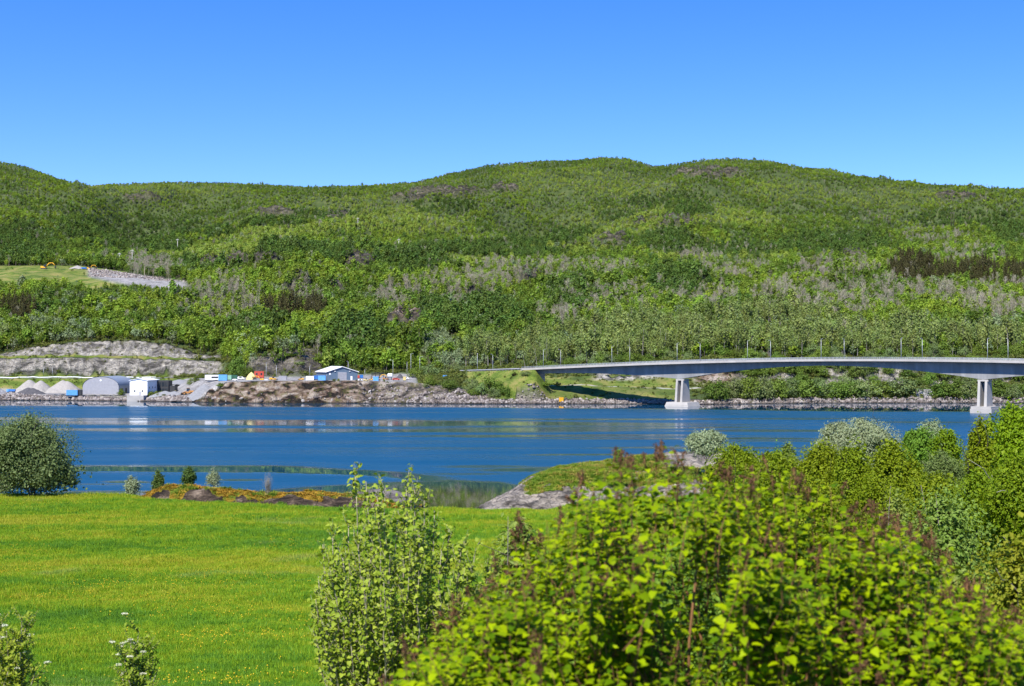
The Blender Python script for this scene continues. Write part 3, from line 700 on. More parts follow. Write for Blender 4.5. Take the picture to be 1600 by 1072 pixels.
    hs = np.interp(y, [800, 1000, 1400, 2100, 2600], [1.05, .95, .86, .66, .5])
    # low growth on the summits; below, hollow shade put into darker leaf zones
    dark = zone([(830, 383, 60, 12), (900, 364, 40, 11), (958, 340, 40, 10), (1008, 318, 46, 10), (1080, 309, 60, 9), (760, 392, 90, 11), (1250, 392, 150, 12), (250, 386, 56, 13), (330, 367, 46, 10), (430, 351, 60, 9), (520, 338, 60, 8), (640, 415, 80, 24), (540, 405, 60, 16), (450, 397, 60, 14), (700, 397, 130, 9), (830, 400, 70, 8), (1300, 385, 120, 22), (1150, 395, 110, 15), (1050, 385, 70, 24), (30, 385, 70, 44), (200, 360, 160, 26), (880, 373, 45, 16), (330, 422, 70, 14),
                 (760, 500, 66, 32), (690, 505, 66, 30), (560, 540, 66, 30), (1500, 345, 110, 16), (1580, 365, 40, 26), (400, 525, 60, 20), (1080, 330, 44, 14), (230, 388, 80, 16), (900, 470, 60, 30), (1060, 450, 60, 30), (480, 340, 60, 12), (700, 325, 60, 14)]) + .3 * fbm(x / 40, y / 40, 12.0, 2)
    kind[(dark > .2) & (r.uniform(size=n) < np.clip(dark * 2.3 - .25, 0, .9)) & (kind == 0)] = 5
    lite = zone([(880, 398, 46, 8), (938, 374, 40, 9), (1000, 347, 44, 9), (1062, 330, 50, 7), (1140, 332, 50, 7), (300, 400, 70, 11), (400, 377, 80, 10), (500, 361, 80, 10), (600, 350, 80, 12), (960, 350, 110, 28), (890, 394, 80, 11), (330, 396, 100, 14), (450, 366, 90, 14), (620, 350, 130, 26), (740, 412, 70, 9), (1150, 348, 90, 12), (900, 288, 140, 28), (1130, 407, 140, 9), (560, 322, 110, 18), (1400, 310, 120, 20), (250, 300, 160, 14), (1240, 300, 90, 20), (1000, 300, 80, 20)]) + .35 * fbm(x / 50, y / 50, 22.0, 2)  # spur crests: sunlight put into lighter foliage
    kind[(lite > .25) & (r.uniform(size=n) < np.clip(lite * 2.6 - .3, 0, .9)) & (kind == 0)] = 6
    kind[low] = np.where(r.uniform(size=n) < .8, 0, 1)[low]; hs = np.where(low, hs * .33, hs) * (1 - .6 * np.clip(2 * ell(px, row, 215, 456, 115, 17), 0, 1)) * np.where(kind == 5, 1.15, 1)
    scl = hs * np.exp(r.normal(size=n) * .2) * (1 + .18 * st2)
    for k, (nm, lb, pr) in enumerate((
        ('birch_forest', 'green birch wood covering the hills above the fjord', [proto_round(s) for s in (1, 2, 3, 4, 5, 6)]),
        ('willow_forest', 'grey-green willows scattered through the hillside wood', [proto_round(s, 230, 2.7, 2.7, 6.8, .8, .55, 'leaf_willow') for s in (11, 12, 13)]),
        ('young_birch_forest', 'pale slender birches on the lower slope above the bridge', [proto_pale(s) for s in (21, 22, 23, 24)]),
        ('bare_birch_forest', 'patches of leafless grey birches on the hillside', [proto_bare(s) for s in (31, 32, 33, 34)]),
        ('spruce_forest', 'dark spruce stands planted on the hillside', [proto_spruce(s) for s in (41, 42, 43)]),
        ('shade_toned_alder_forest', 'darker green alder woods with the shade of hillside hollows painted into the leaves', [proto_round(s, 250, 2.6, 3.4, 8.8, 1.0, .8, 'leaf_alder_shade') for s in (51, 52, 53)]),
        ('sun_toned_birch_forest', 'light yellow-green birches with sunlight on the hill spurs painted into the leaves', [proto_round(s, 220, 2.3, 3.1, 8.0, .9, .7, 'leaf_birch_sunlit') for s in (61, 62, 63)]))):
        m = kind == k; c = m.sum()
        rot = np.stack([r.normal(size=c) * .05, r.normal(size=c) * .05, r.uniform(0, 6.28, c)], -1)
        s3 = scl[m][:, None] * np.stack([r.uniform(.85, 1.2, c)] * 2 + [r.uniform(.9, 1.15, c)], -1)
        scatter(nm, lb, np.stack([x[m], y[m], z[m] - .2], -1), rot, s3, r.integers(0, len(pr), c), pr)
    print('TREES', n, np.bincount(kind))
wood()
# ------------------------------------------------------------------ the near shore: meadow
NB = ([-60, 0, 6, 10, 18, 28, 40, 50, 80, 120, 160, 200, 225, 245], [23.6, 21.7, 21.2, 20.3, 18.0, 15.6, 13.1, 11.4, 8.6, 6.0, 4.0, 2.5, 1.9, 1.2])
def shore_y(px): return np.interp(px, [-900, 0, 200, 300, 470, 560, 640, 860, 900, 1000, 2400], [232, 229, 225, 214, 206, 203, 203, 203, 212, 218, 222])
def near_z(x, y):
    x = np.asarray(x, float); y = np.asarray(y, float)
    z = np.interp(y, *NB); z = (z + np.interp(y - 5, *NB) + np.interp(y + 5, *NB)) / 3
    px = to_px(x, np.maximum(y, 12.0))
    z = z + 2.6 * sstep(850, 1350, px) * sstep(60, 130, y)
    z = z + 0.30 * fbm(x / 26, y / 20, 2.0, 3) * sstep(15, 60, y) + 0.10 * fbm(x / 5, y / 5, 4.0, 3)
    sy = shore_y(px)
    lim = 0.15 + (sy - y) * 0.16 + 0.25 * fbm(x / 6, y / 6, 8.0, 3)
    return np.where(lim < z, lim, z)
def meadow_colour(t):
    """grass of the meadow, with straw and yellowish patches"""
    p = t.pos()
    n1 = t.noise(0.045, 4, t.pos((.5, 1.3, 1)), 0.55, 0.5); n2 = t.noise(0.45, 5, p, 0.65); n3 = t.noise(5.0, 4, p, 0.7)
    m = t.math('ADD', t.math('MULTIPLY', n1, .62), t.math('MULTIPLY', n2, .38))
    c = t.ramp(m, (0.36, (.075, .175, .012)), (0.47, (.13, .25, .008)), (0.53, (.20, .29, .008)), (0.62, (.30, .32, .02)))
    c = t.mix(t.maprange(n3, 0.3, 0.7, 0.45, 0), c, (.02, .06, .004))
    return c, p
def near_ground():
    xs = np.concatenate([np.arange(-150, -60, 3.0), np.arange(-60, 70, 0.8), np.arange(70, 171, 3.0)])
    ys = np.concatenate([np.arange(-60, 12, 1.5), np.arange(12, 258, 0.8)])
    X, Y = np.meshgrid(xs, ys, indexing='ij'); Z = near_z(X, Y)
    mb = MB(); mb.add(np.stack([X, Y, Z], -1).reshape(-1, 3), grid_faces(*X.shape)[:, ::-1], 0, True)
    t = NT('meadow_ground')
    c, p = meadow_colour(t)
    c = t.mix(t.attr('shingle'), c, t.ramp(t.noise(2.2, 6, p, .7), (.35, (.08, .07, .06)), (.5, (.20, .18, .16)), (.66, (.36, .33, .30))))
    c = t.mix(t.attr('rough'), c, t.ramp(t.noise(.6, 5, p, .7), (.35, (.06, .10, .01)), (.5, (.15, .13, .02)), (.66, (.22, .14, .03))))
    nb = t.bump(t.noise(3.0, 5, p, .7), 0.8, 0.25)
    o = mb.build('meadow', t.fin(t.pbr(c, .85, .12, nb)))
    px = to_px(X, np.maximum(Y, 12)); sy = shore_y(px)
    float_attr(o.data, 'shingle', sstep(-9, -5.5, Y - sy + 1.2 * fbm(X / 4, Y / 4, 1, 2)) * (Z < 1.9))
    float_attr(o.data, 'rough', W_(-900, 420, px, 30) * sstep(-14, -4, Y - sy + 3 * fbm(X / 7, Y / 7, 1, 3)) * sstep(-.1, .3, fbm(X / 9, Y / 5, 6, 3)))
    tag(o, kind='structure')
near_ground()

# grass blades and dandelions: too many to count
def grass():
    r = np.random.default_rng(21)
    t = NT('grass_blades'); oi = t.n('ShaderNodeObjectInfo'); geo = t.n('ShaderNodeNewGeometry')
    mp = t.n('ShaderNodeMapping'); mp.inputs['Scale'].default_value = (.5, 1.3, 1); t.t.links.new(oi.outputs['Location'], mp.inputs['Vector'])
    n1 = t.noise(0.045, 4, mp.outputs[0], 0.55, 0.5); n2 = t.noise(0.45, 5, oi.outputs['Location'], 0.65)
    m = t.math('ADD', t.math('ADD', t.math('MULTIPLY', n1, .62), t.math('MULTIPLY', n2, .38)), t.math('MULTIPLY', t.math('SUBTRACT', oi.outputs['Random'], .5), .16))
    c = t.ramp(m, (0.36, (.085, .215, .020)), (0.47, (.155, .31, .014)), (0.53, (.24, .36, .012)), (0.62, (.37, .39, .03)))
    c = t.mix(t.math('MULTIPLY', geo.outputs['Random Per Island'], .5), c, t.mix(1.0, c, (1.35, 1.2, 1.4), 'MULTIPLY'))
    dry = t.maprange(t.noise(0.06, 5, oi.outputs['Location'], .6), .60, .69, 0, .6)
    c = t.mix(dry, c, (.34, .37, .13))
    pb = t.pbr(c, .5, .2); tr = t.n('ShaderNodeBsdfTranslucent'); t.set(tr, 'Color', c)
    mx = t.n('ShaderNodeMixShader'); t.set(mx, 0, .35); t.set(mx, 1, pb); t.set(mx, 2, tr.outputs[0])
    gm = t.fin(mx.outputs[0])
    pr = []
    for k in range(4):
        mb = MB(); n = 13; a = r.uniform(0, 6.28, n); b = r.uniform(0, .28, n)
        base = np.stack([np.cos(a) * b, np.sin(a) * b, np.zeros(n)], -1); h = r.uniform(.16, .42, n); ln = r.uniform(.02, .2, n); a2 = r.uniform(0, 6.28, n)
        tip = base + np.stack([np.cos(a2) * ln, np.sin(a2) * ln, h], -1); mid = base * .5 + tip * .5 + np.array([0, 0, .04])
        s = np.stack([-np.sin(a2), np.cos(a2), np.zeros(n)], -1) * r.uniform(.012, .024, n)[:, None]
        V = np.stack([base - s, base + s, mid + s * .8, tip, mid - s * .8], 1).reshape(-1, 3)
        mb.add(V, np.arange(n)[:, None] * 5 + np.array([[0, 1, 2, 3, 4]]), 0)
        pr.append(mb.mesh('grass_tuft', gm))
    N = 320000
    D = 40 * (235 / 40) ** r.uniform(0, 1, N) ** .85
    pxs = np.where(r.uniform(size=N) < .74, r.uniform(-60, 960, N), r.uniform(900, 1660, N))
    x = px2x(pxs, D); z = near_z(x, D)
    ok = (z > 1.0) & (D < shore_y(pxs) - 4 - 9 * (fbm(x / 9, D / 5, 6, 3) > .12) * (pxs < 420))
    x, y, z = x[ok], D[ok], z[ok]; n = len(x)
    rot = np.stack([np.zeros(n), np.zeros(n), r.uniform(0, 6.28, n)], -1)
    big = 1 + .5 * np.clip(fbm(x / 6, y / 6, 3, 3), -.6, 1)
    s = (np.interp(y, [40, 100, 235], [.75, 1.0, 1.5]) * big * r.uniform(.7, 1.25, n))[:, None] * np.ones(3)
    scatter('meadow_grass', 'long green meadow grass sloping down to the fjord', np.stack([x, y, z - .03], -1), rot, s, r.integers(0, 4, n), pr)
    # dandelions
    dm = plain_mat('dandelion_yellow', (.50, .36, .01), .6, .2, .1, 2.0); sm = plain_mat('dandelion_stem', (.06, .13, .01), .6, .2)
    mb = MB()
    for k in range(2):
        zz = .02 * k
        th = np.arange(8) / 8 * 6.283
        V = np.concatenate([[[0, 0, .30 + .02]], np.stack([np.cos(th) * .024, np.sin(th) * .024, np.full(8, .30 - zz)], -1)])
        mb.add(V, [[0, 1 + i, 1 + (i + 1) % 8] for i in range(8)], 0)
    mb.tube([(0, 0, 0), (.01, 0, .15), (0, 0, .30)], .005, 4, 1)
    fl = mb.mesh('dandelion', [dm, sm])
    N = 150000
    D = 40 * (232 / 40) ** r.uniform(0, 1, N); pxs = r.uniform(-60, 960, N); x = px2x(pxs, D); z = near_z(x, D)
    den = fbm(x / 14, D / 7, 12.0, 3) + .25 * fbm(x / 3, D / 3, 2.0, 2)
    rowp = to_row(z, D)
    for cx, cy, rx, ry, k in ((40, 792, 70, 7, 1.2), (30, 893, 60, 10, 1.4), (260, 915, 240, 26, .9), (370, 922, 120, 24, .5), (440, 860, 60, 40, .5), (600, 850, 200, 30, .3), (130, 815, 120, 12, .5), (380, 980, 200, 60, .4), (90, 920, 120, 20, .5)):
        den = den + k * ell(pxs, rowp, cx, cy, rx, ry)
    ok = (z > 1.2) & (D < shore_y(pxs) - 9) & (den > r.uniform(.0, 9.0, N)) 
    x, y, z = x[ok], D[ok], z[ok]; n = len(x)
    rot = np.stack([r.normal(size=n) * .25 + .3, r.normal(size=n) * .25, np.zeros(n)], -1)
    s = (np.interp(y, [40, 100, 235], [.9, 1.1, 1.6]) * r.uniform(.7, 1.3, n))[:, None] * np.array([1, 1, 1.0])
    scatter('meadow_flowers', 'yellow dandelions dotted through the meadow', np.stack([x, y, z], -1), rot, s, np.zeros(n, int), [fl])
grass()

# ------------------------------------------------------------------ rocks on the near shore
def ridge_front(px): return np.interp(px, [190, 280, 330, 400, 480, 560, 640], [211, 204.5, 202.5, 200.5, 199.0, 199.0, 200])
def prom_u(X, Y):
    px = to_px(X, Y); return (Y - np.interp(px, [735, 760, 800, 860, 950, 1100, 1300], [205, 203.5, 201, 199.5, 198, 196, 190])) / np.interp(px, [735, 800, 900, 1100], [5, 9, 14, 18]), px
def prom_turf(X, Y, Z):
    u, px = prom_u(X, Y); return np.clip(sstep(.52, .72, u + .14 * fbm(X / 6, Y / 6, 3, 3)) * sstep(800, 850, px + 25 * fbm(X / 5, Y / 5, 9, 3)) - .9 * sstep(1010, 1060, px) * sstep(.75, 1.0, u) - .5 * sstep(.25, .6, fbm(X / 3.5, Y / 3, 5, 3)), 0, 1)
def ridge_turf(X, Y, Z):
    px = to_px(X, Y); return sstep(2.2, 3.2, Y - ridge_front(px) + 1.2 * fbm(X / 4, Y / 3, 3, 3)) * sstep(.2, 1.0, Z)
def rock_sheet(name, x0, x1, y0, y1, hfun, mat, label, cat, step=.3, turf=None):
    """a rock body: a top surface over the ground closed by skirts that go below the water"""
    xs = np.arange(x0, x1 + step, step); ys = np.arange(y0, y1 + step, step)
    X, Y = np.meshgrid(xs, ys, indexing='ij'); Z = hfun(X, Y)
    mb = MB(); mb.add(np.stack([X, Y, Z], -1).reshape(-1, 3), grid_faces(*X.shape)[:, ::-1], 0, True)
    o = mb.build(name, mat); tag(o, label, cat)
    if turf: float_attr(o.data, 'turf', turf(X, Y, Z))
    return o
mossy = dict(z=.80, jit=.62, scale=.13, c=((.045, .105, .008), (.12, .15, .012), (.21, .125, .014)))
M['rock_grey'] = rock_mat('shore_rock', ((.03, .027, .024), (.11, .10, .09), (.19, .172, .15), (.31, .275, .225)), .28, 1.0, mossy, (1, .7, 1.8), (0, R(-25), 0))
M['rock_dark'] = rock_mat('dark_mossy_rock', ((.012, .009, .008), (.045, .034, .026), (.085, .064, .048), (.21, .17, .13)), .3, 1.0,
                          dict(z=.70, jit=.55, scale=.25, c=((.055, .12, .008), (.22, .13, .010), (.30, .155, .012))), (.7, 1, 1.8))
def shore_rock(name, cols, turf, sc=.3, rot=-25):
    t = NT(name); p = t.pos((1, .7, 2.4), (0, R(rot), 0)); n1 = t.noise(sc, 9, p, .64, .5); n2 = t.noise(sc * 5, 6, p, .62, .8); n4 = t.noise(.9, 5, t.pos(), .65)
    c = t.ramp(n1, (.37, cols[0]), (.455, cols[1]), (.54, cols[2]), (.64, cols[3])); c = t.mix(t.maprange(n2, .36, .5, .5, 0), c, cols[0])
    vor = t.n('ShaderNodeTexVoronoi', feature='DISTANCE_TO_EDGE'); vor.inputs['Scale'].default_value = .42
    nz = t.n('ShaderNodeTexNoise'); nz.inputs['Scale'].default_value = .5; nz.inputs['Detail'].default_value = 4; t.t.links.new(p, nz.inputs['Vector'])
    ad = t.n('ShaderNodeVectorMath', operation='MULTIPLY_ADD'); t.t.links.new(nz.outputs['Color'], ad.inputs[0]); ad.inputs[1].default_value = (2.2, 2.2, 2.2); t.t.links.new(p, ad.inputs[2]); t.t.links.new(ad.outputs[0], vor.inputs['Vector'])
    crack = t.maprange(vor.outputs['Distance'], 0, .05); c = t.mix(t.math('MULTIPLY', t.math('SUBTRACT', 1.0, crack), .3), c, (.012, .011, .010))
    g = t.n('ShaderNodeNewGeometry'); sp = t.n('ShaderNodeSeparateXYZ'); t.t.links.new(g.outputs['Position'], sp.inputs[0])
    c = t.mix(t.maprange(t.math('ADD', sp.outputs['Z'], t.math('MULTIPLY', n4, .7)), .45, 1.1, .9, 0), c, (.016, .014, .010))
    k = t.maprange(t.math('ADD', t.attr('turf'), t.math('MULTIPLY', t.math('SUBTRACT', n4, .5), 1.5)), .46, .58)
    c = t.mix(k, c, t.ramp(t.noise(.55, 5, t.pos(), .6), (.38, turf[0]), (.5, turf[1]), (.62, turf[2])))
    h = t.math('ADD', t.math('MULTIPLY', n1, 1.6), t.math('ADD', t.math('MULTIPLY', n2, .7), t.math('MULTIPLY', crack, .22)))
    return t.fin(t.pbr(c, .88, .2, t.bump(h, 1.0, .55)))
M['headland'] = shore_rock('headland_rock', ((.05, .043, .036), (.15, .13, .108), (.25, .215, .175), (.38, .32, .25)), ((.06, .12, .008), (.13, .18, .012), (.22, .16, .03)))
M['ridge'] = shore_rock('ridge_rock', ((.012, .009, .007), (.042, .030, .021), (.085, .060, .042), (.20, .15, .11)), ((.09, .13, .008), (.22, .15, .012), (.30, .17, .014)), .35, 8)
M['rock_wet'] = rock_mat('tidal_rock', ((.035, .03, .028), (.10, .085, .075), (.17, .15, .13), (.26, .23, .20)), .35, .9, None, (1, .6, 1.5))
def lump(X, Y, cx, cy, rx, ry, h, p=2.0):
    d = (np.abs((X - cx) / rx) ** p + np.abs((Y - cy) / ry) ** p)
    return h * np.clip(1 - d, -2.5, 1)
def ridge_h(X, Y):
    px = to_px(X, Y)
    top = np.interp(px, [190, 225, 262, 300, 350, 400, 440, 480, 520, 560, 600, 640], [-2.0, .6, 2.2, 2.55, 2.2, 1.5, 1.55, 1.9, 1.8, 1.2, .5, -2])
    fr = np.interp(px, [190, 280, 330, 400, 480, 560, 640], [211, 204.5, 202.5, 200.5, 199.0, 199.0, 200])   # front foot
    z = (top * .88 + 1.45) * sstep(0, 3.4, Y - fr) * (1 - sstep(6, 22, Y - fr)) + .4 * fbm(X / 3.2, Y / 3.2, 2, 5) + .45 * ridged(X / 2.6 + Y / 3, Y / 2.0, 5, 4) - .15 - .1
    z = z * sstep(-1.5, 1.5, Y - fr) - 1.5 * (1 - sstep(-3, 1, Y - fr)) - 1.2 * sstep(16, 24, Y - fr) + .15
    return z
rock_sheet('rock_outcrop', px2x(185, 200), px2x(650, 205), 194, 232, ridge_h, M['ridge'], 'low dark rock ridge capped with orange moss along the meadow edge', 'rock', .3, ridge_turf)
def prom_h(X, Y):
    px = to_px(X, Y)
    top = np.interp(px, [735, 752, 775, 800, 830, 870, 940, 1000, 1080, 1150, 1300], [-1.5, .3, 1.3, 2.6, 4.4, 5.6, 6.4, 7.2, 7.9, 7.6, 6])
    fr = np.interp(px, [735, 760, 800, 860, 950, 1100, 1300], [205, 203.5, 201, 199.5, 198, 196, 190])
    w = np.interp(px, [735, 800, 900, 1100], [5, 9, 14, 18])
    u = (Y - fr) / w
    z = top * (0.46 * sstep(-.12, .18, u) + .54 * sstep(.25, 1.25, u)) * (1 - sstep(1.9, 3.2, u)) 
    z = z + (.6 * fbm(X / 3.8 + Y / 6, Y / 3.5, 2, 5) + .55 * ridged(X / 4.2 + Y / 7, Y / 3.0, 7, 4) - .45) * (1 - .6 * sstep(.5, .9, u))
    z = z + .35 * (np.round(z / 1.1) * 1.1 - z) * (1 - sstep(.6, .9, u))
    return z - 2.0 * (1 - sstep(-.5, .02, u)) - 3 * sstep(2.2, 3.3, u) + .2
rock_sheet('rock_headland', px2x(728, 200), px2x(1320, 205), 186, 258, prom_h, M['headland'], 'big grey rock headland with green turf on its sloping top', 'rock', .3, prom_turf)
def skerry_h(X, Y):
    a = lump(X, Y, px2x(585, 236), 237, 6.8, 4.5, 1.25, 2.4); b = lump(X, Y, px2x(545, 238), 238, 5, 3, .5); c = lump(X, Y, px2x(625, 229), 229, 4.5, 2, .55)
    return np.maximum(np.maximum(a, b), c) + .22 * fbm(X / 2, Y / 2, 3, 4) - .25
rock_sheet('tidal_skerry', px2x(520, 236), px2x(665, 236), 224, 248, skerry_h, M['rock_wet'], 'flat bare skerry lying just above the calm water', 'rock')
def boulder(r, s, n=3, f=.33):
    bm = bmesh.new(); bmesh.ops.create_icosphere(bm, subdivisions=n, radius=1.0)
    V = np.array([v.co[:] for v in bm.verts]); Fs = np.array([[v.index for v in q.verts] for q in bm.faces]); bm.free()
    o = r.uniform(0, 99, 3)
    d = 1 + f * fbm(V[:, 0] * .9 + o[0], V[:, 1] * .9 + o[1], V[:, 2] * .9 + o[2], 3)
    V = V * d[:, None]
    for k in range(7):                                   # flat broken facets
        nrm = r.normal(size=3); nrm /= np.linalg.norm(nrm); c = r.uniform(.55, .85)
        e = V @ nrm - c; V = V - np.clip(e, 0, None)[:, None] * nrm * .9
    return V * np.array(s), Fs
def riprap():
    r = np.random.default_rng(5)
    t = NT('riprap_rock'); geo = t.n('ShaderNodeNewGeometry'); oi = t.n('ShaderNodeObjectInfo')
    c = t.ramp(oi.outputs['Random'], (0, (.09, .075, .07)), (.35, (.20, .165, .145)), (.7, (.30, .26, .235)), (1, (.42, .38, .34)))
    nz = t.noise(2.2, 6, t.pos(), .65); c = t.mix(t.maprange(nz, .35, .65, .6, 0), c, (.06, .05, .045))
    sp = t.n('ShaderNodeSeparateXYZ'); t.t.links.new(geo.outputs['Position'], sp.inputs[0])
    c = t.mix(t.maprange(t.math('ADD', sp.outputs['Z'], t.math('MULTIPLY', nz, .5)), .45, 1.2, .85, 0), c, (.018, .016, .013))
    rm = t.fin(t.pbr(c, .9, .2, t.bump(nz, .8, .2)))
    pr = []
    for k in range(7):
        V, Fs = boulder(r, (1, r.uniform(.7, 1), r.uniform(.55, .8)), 2); mb = MB(); mb.add(V, Fs, 0, False); pr.append(mb.mesh('riprap_stone', rm))
    P = []; S = []
    def line(p0, p1, d0, d1, n, smin, smax):
        px = r.uniform(p0, p1, n); D = np.interp(px, _pxs, _nd[:, 2]) + r.uniform(d0, d1, n)
        x = px2x(px, D); P.append(np.stack([x, D, far_z(x, D)], -1)); S.append(np.exp(r.uniform(math.log(smin), math.log(smax), n)))
    line(-300, 300, -1.5, 6, 2300, .35, 1.5); line(120, 300, -1.5, 5, 420, .7, 1.9); line(640, 1070, -1.5, 6, 1500, .3, 1.2); line(560, 760, -1, 14, 260, .3, 1.4); line(1070, 1800, -1.5, 5, 2000, .35, 1.3)
    line(690, 745, -1, 9, 260, .4, 1.3); line(300, 560, -1, 4, 50, .4, 1.4)
    px = r.uniform(138, 300, 3200); D = r.uniform(1160, 1310, 3200); x = px2x(px, D); z = far_z(x, D); row = to_row(z, D)
    k = (row > 417 + (px - 130) * .14) & (row < 434 + (px - 150) * .2 + r.normal(size=3200) * 2); P.append(np.stack([x, D, z], -1)[k]); S.append(r.uniform(.35, 1.5, k.sum()))
    P = np.concatenate(P); S = np.concatenate(S); n = len(P)
    rot = r.uniform(0, 6.28, (n, 3)) * np.array([.15, .15, 1])
    scatter('shore_rubble', 'broken grey and reddish stones along the far waterline', P, rot, S[:, None] * np.ones(3), r.integers(0, 7, n), pr)
    # shingle on the near shore
    px = np.concatenate([r.uniform(560, 900, 1500), r.uniform(660, 800, 900)]); n = len(px); D = shore_y(px) + r.uniform(-8, 3, n); x = px2x(px, D); z = near_z(x, D)
    scatter('beach_stones', 'small pale stones on the strip of beach by the headland', np.stack([x, D, z], -1), r.uniform(0, 6.28, (n, 3)) * np.array([.1, .1, 1]),
            np.exp(r.uniform(math.log(.06), math.log(.32), n))[:, None] * np.ones(3), r.integers(0, 7, n), pr)
riprap()
def turf_tufts():
    r = np.random.default_rng(77); t = NT('turf_grass'); oi = t.n('ShaderNodeObjectInfo')
    n = t.noise(.35, 4, oi.outputs['Location'], .6)
    c = t.ramp(t.math('ADD', n, t.math('MULTIPLY', t.math('SUBTRACT', oi.outputs['Random'], .5), .2)), (.38, (.07, .14, .010)), (.5, (.16, .23, .015)), (.64, (.30, .22, .05)))
    m1 = t.fin(t.pbr(c, .6, .15)); m2 = plain_mat('ochre_heather', (.30, .17, .02), .8, .1, .35, 3.0)
    pr = []
    for mt in (m1, m2):
        for k in range(2):
            mb = MB(); q = 16; a = r.uniform(0, 6.28, q); b = r.uniform(0, .3, q); h = r.uniform(.12, .34, q) * (1 if mt is m1 else .6)
            base = np.stack([np.cos(a) * b, np.sin(a) * b, np.zeros(q)], -1); tip = base + np.stack([np.cos(a) * .12, np.sin(a) * .12, h], -1); s = np.stack([-np.sin(a), np.cos(a), np.zeros(q)], -1) * .03
            mb.add(np.stack([base - s, base + s, tip], 1).reshape(-1, 3), np.arange(q)[:, None] * 3 + np.array([[0, 1, 2]]), 0); pr.append(mb.mesh('turf_tuft', mt))
    P, I = [], []
    px = r.uniform(790, 1300, 26000); D = r.uniform(196, 226, 26000); x = px2x(px, D); z = prom_h(x, D); k = (prom_turf(x, D, z) > .5) & (z > 1); P.append(np.stack([x, D, z], -1)[k]); I.append(r.integers(0, 2, k.sum()))
    px = r.uniform(200, 620, 16000); D = r.uniform(198, 216, 16000); x = px2x(px, D); z = ridge_h(x, D); k = (ridge_turf(x, D, z) > .6) & (z > .6); P.append(np.stack([x, D, z], -1)[k]); g = fbm(x / 7, D / 4, 4, 3)[k] > .15; I.append(np.where(g, r.integers(0, 2, k.sum()), r.integers(2, 4, k.sum())))
    P = np.concatenate(P); I = np.concatenate(I); n = len(P)
    scatter('turf_grass', 'green and ochre tufts of turf on the shore rocks', P - np.array([0, 0, .04]), np.stack([np.zeros(n), np.zeros(n), r.uniform(0, 6.28, n)], -1), r.uniform(.6, 1.5, n)[:, None] * np.ones(3), I, pr)
turf_tufts()
# ------------------------------------------------------------------ trees and shrubs of the near shore
M['leaf_grey'] = leaf_mat('sallow_leaves', (.10, .145, .040), (.16, .20, .075), .28, objvar=0)
M['leaf_silver'] = leaf_mat('silver_willow_leaves', (.19, .25, .12), (.30, .35, .20), .28, objvar=0)
M['leaf_bright'] = leaf_mat('maple_leaves', (.10, .21, .003), (.165, .29, .006), .35, objvar=0)
M['leaf_olive'] = leaf_mat('alder_leaves', (.115, .180, .004), (.205, .265, .008), .35, objvar=0)
M['leaf_mid'] = leaf_mat('rowan_leaves', (.09, .175, .012), (.16, .26, .025), .34, objvar=0)
M['leaf_dark'] = leaf_mat('dark_bush_leaves', (.05, .10, .018), (.095, .15, .03), .3, objvar=0)
M['leaf_rowan'] = leaf_mat('rowan_sapling_leaves', (.15, .24, .012), (.27, .35, .035), .34, objvar=0)
M['leaf_light'] = leaf_mat('light_shrub_leaves', (.13, .20, .025), (.215, .285, .055), .33, objvar=0)
M['leaf_yellow'] = leaf_mat('yellowish_leaves', (.16, .20, .010), (.26, .26, .02), .35, objvar=0)
M['leaf_poplar'] = leaf_mat('poplar_leaves', (.125, .215, .010), (.28, .37, .04), .30, objvar=0)
M['leaf_lilac'] = leaf_mat('lilac_leaves', (.05, .115, .001), (.24, .325, .001), .22, gloss=.1, objvar=0)
M['panicle'] = leaf_mat('lilac_buds', (.07, .036, .016), (.145, .085, .042), .15, gloss=.1, objvar=0, warm=(1.1, 1, .9))
M['bark_lilac'] = plain_mat('lilac_bark', (.17, .085, .035), .85, .2, .35, 14.0)
M['bark_sapling'] = plain_mat('sapling_bark', (.25, .225, .145), .8, .2, .35, 8.0)
M['flower_white'] = leaf_mat('rowan_blossom', (.48, .48, .32), (.66, .65, .48), .2, objvar=0, warm=(1, 1, 1))

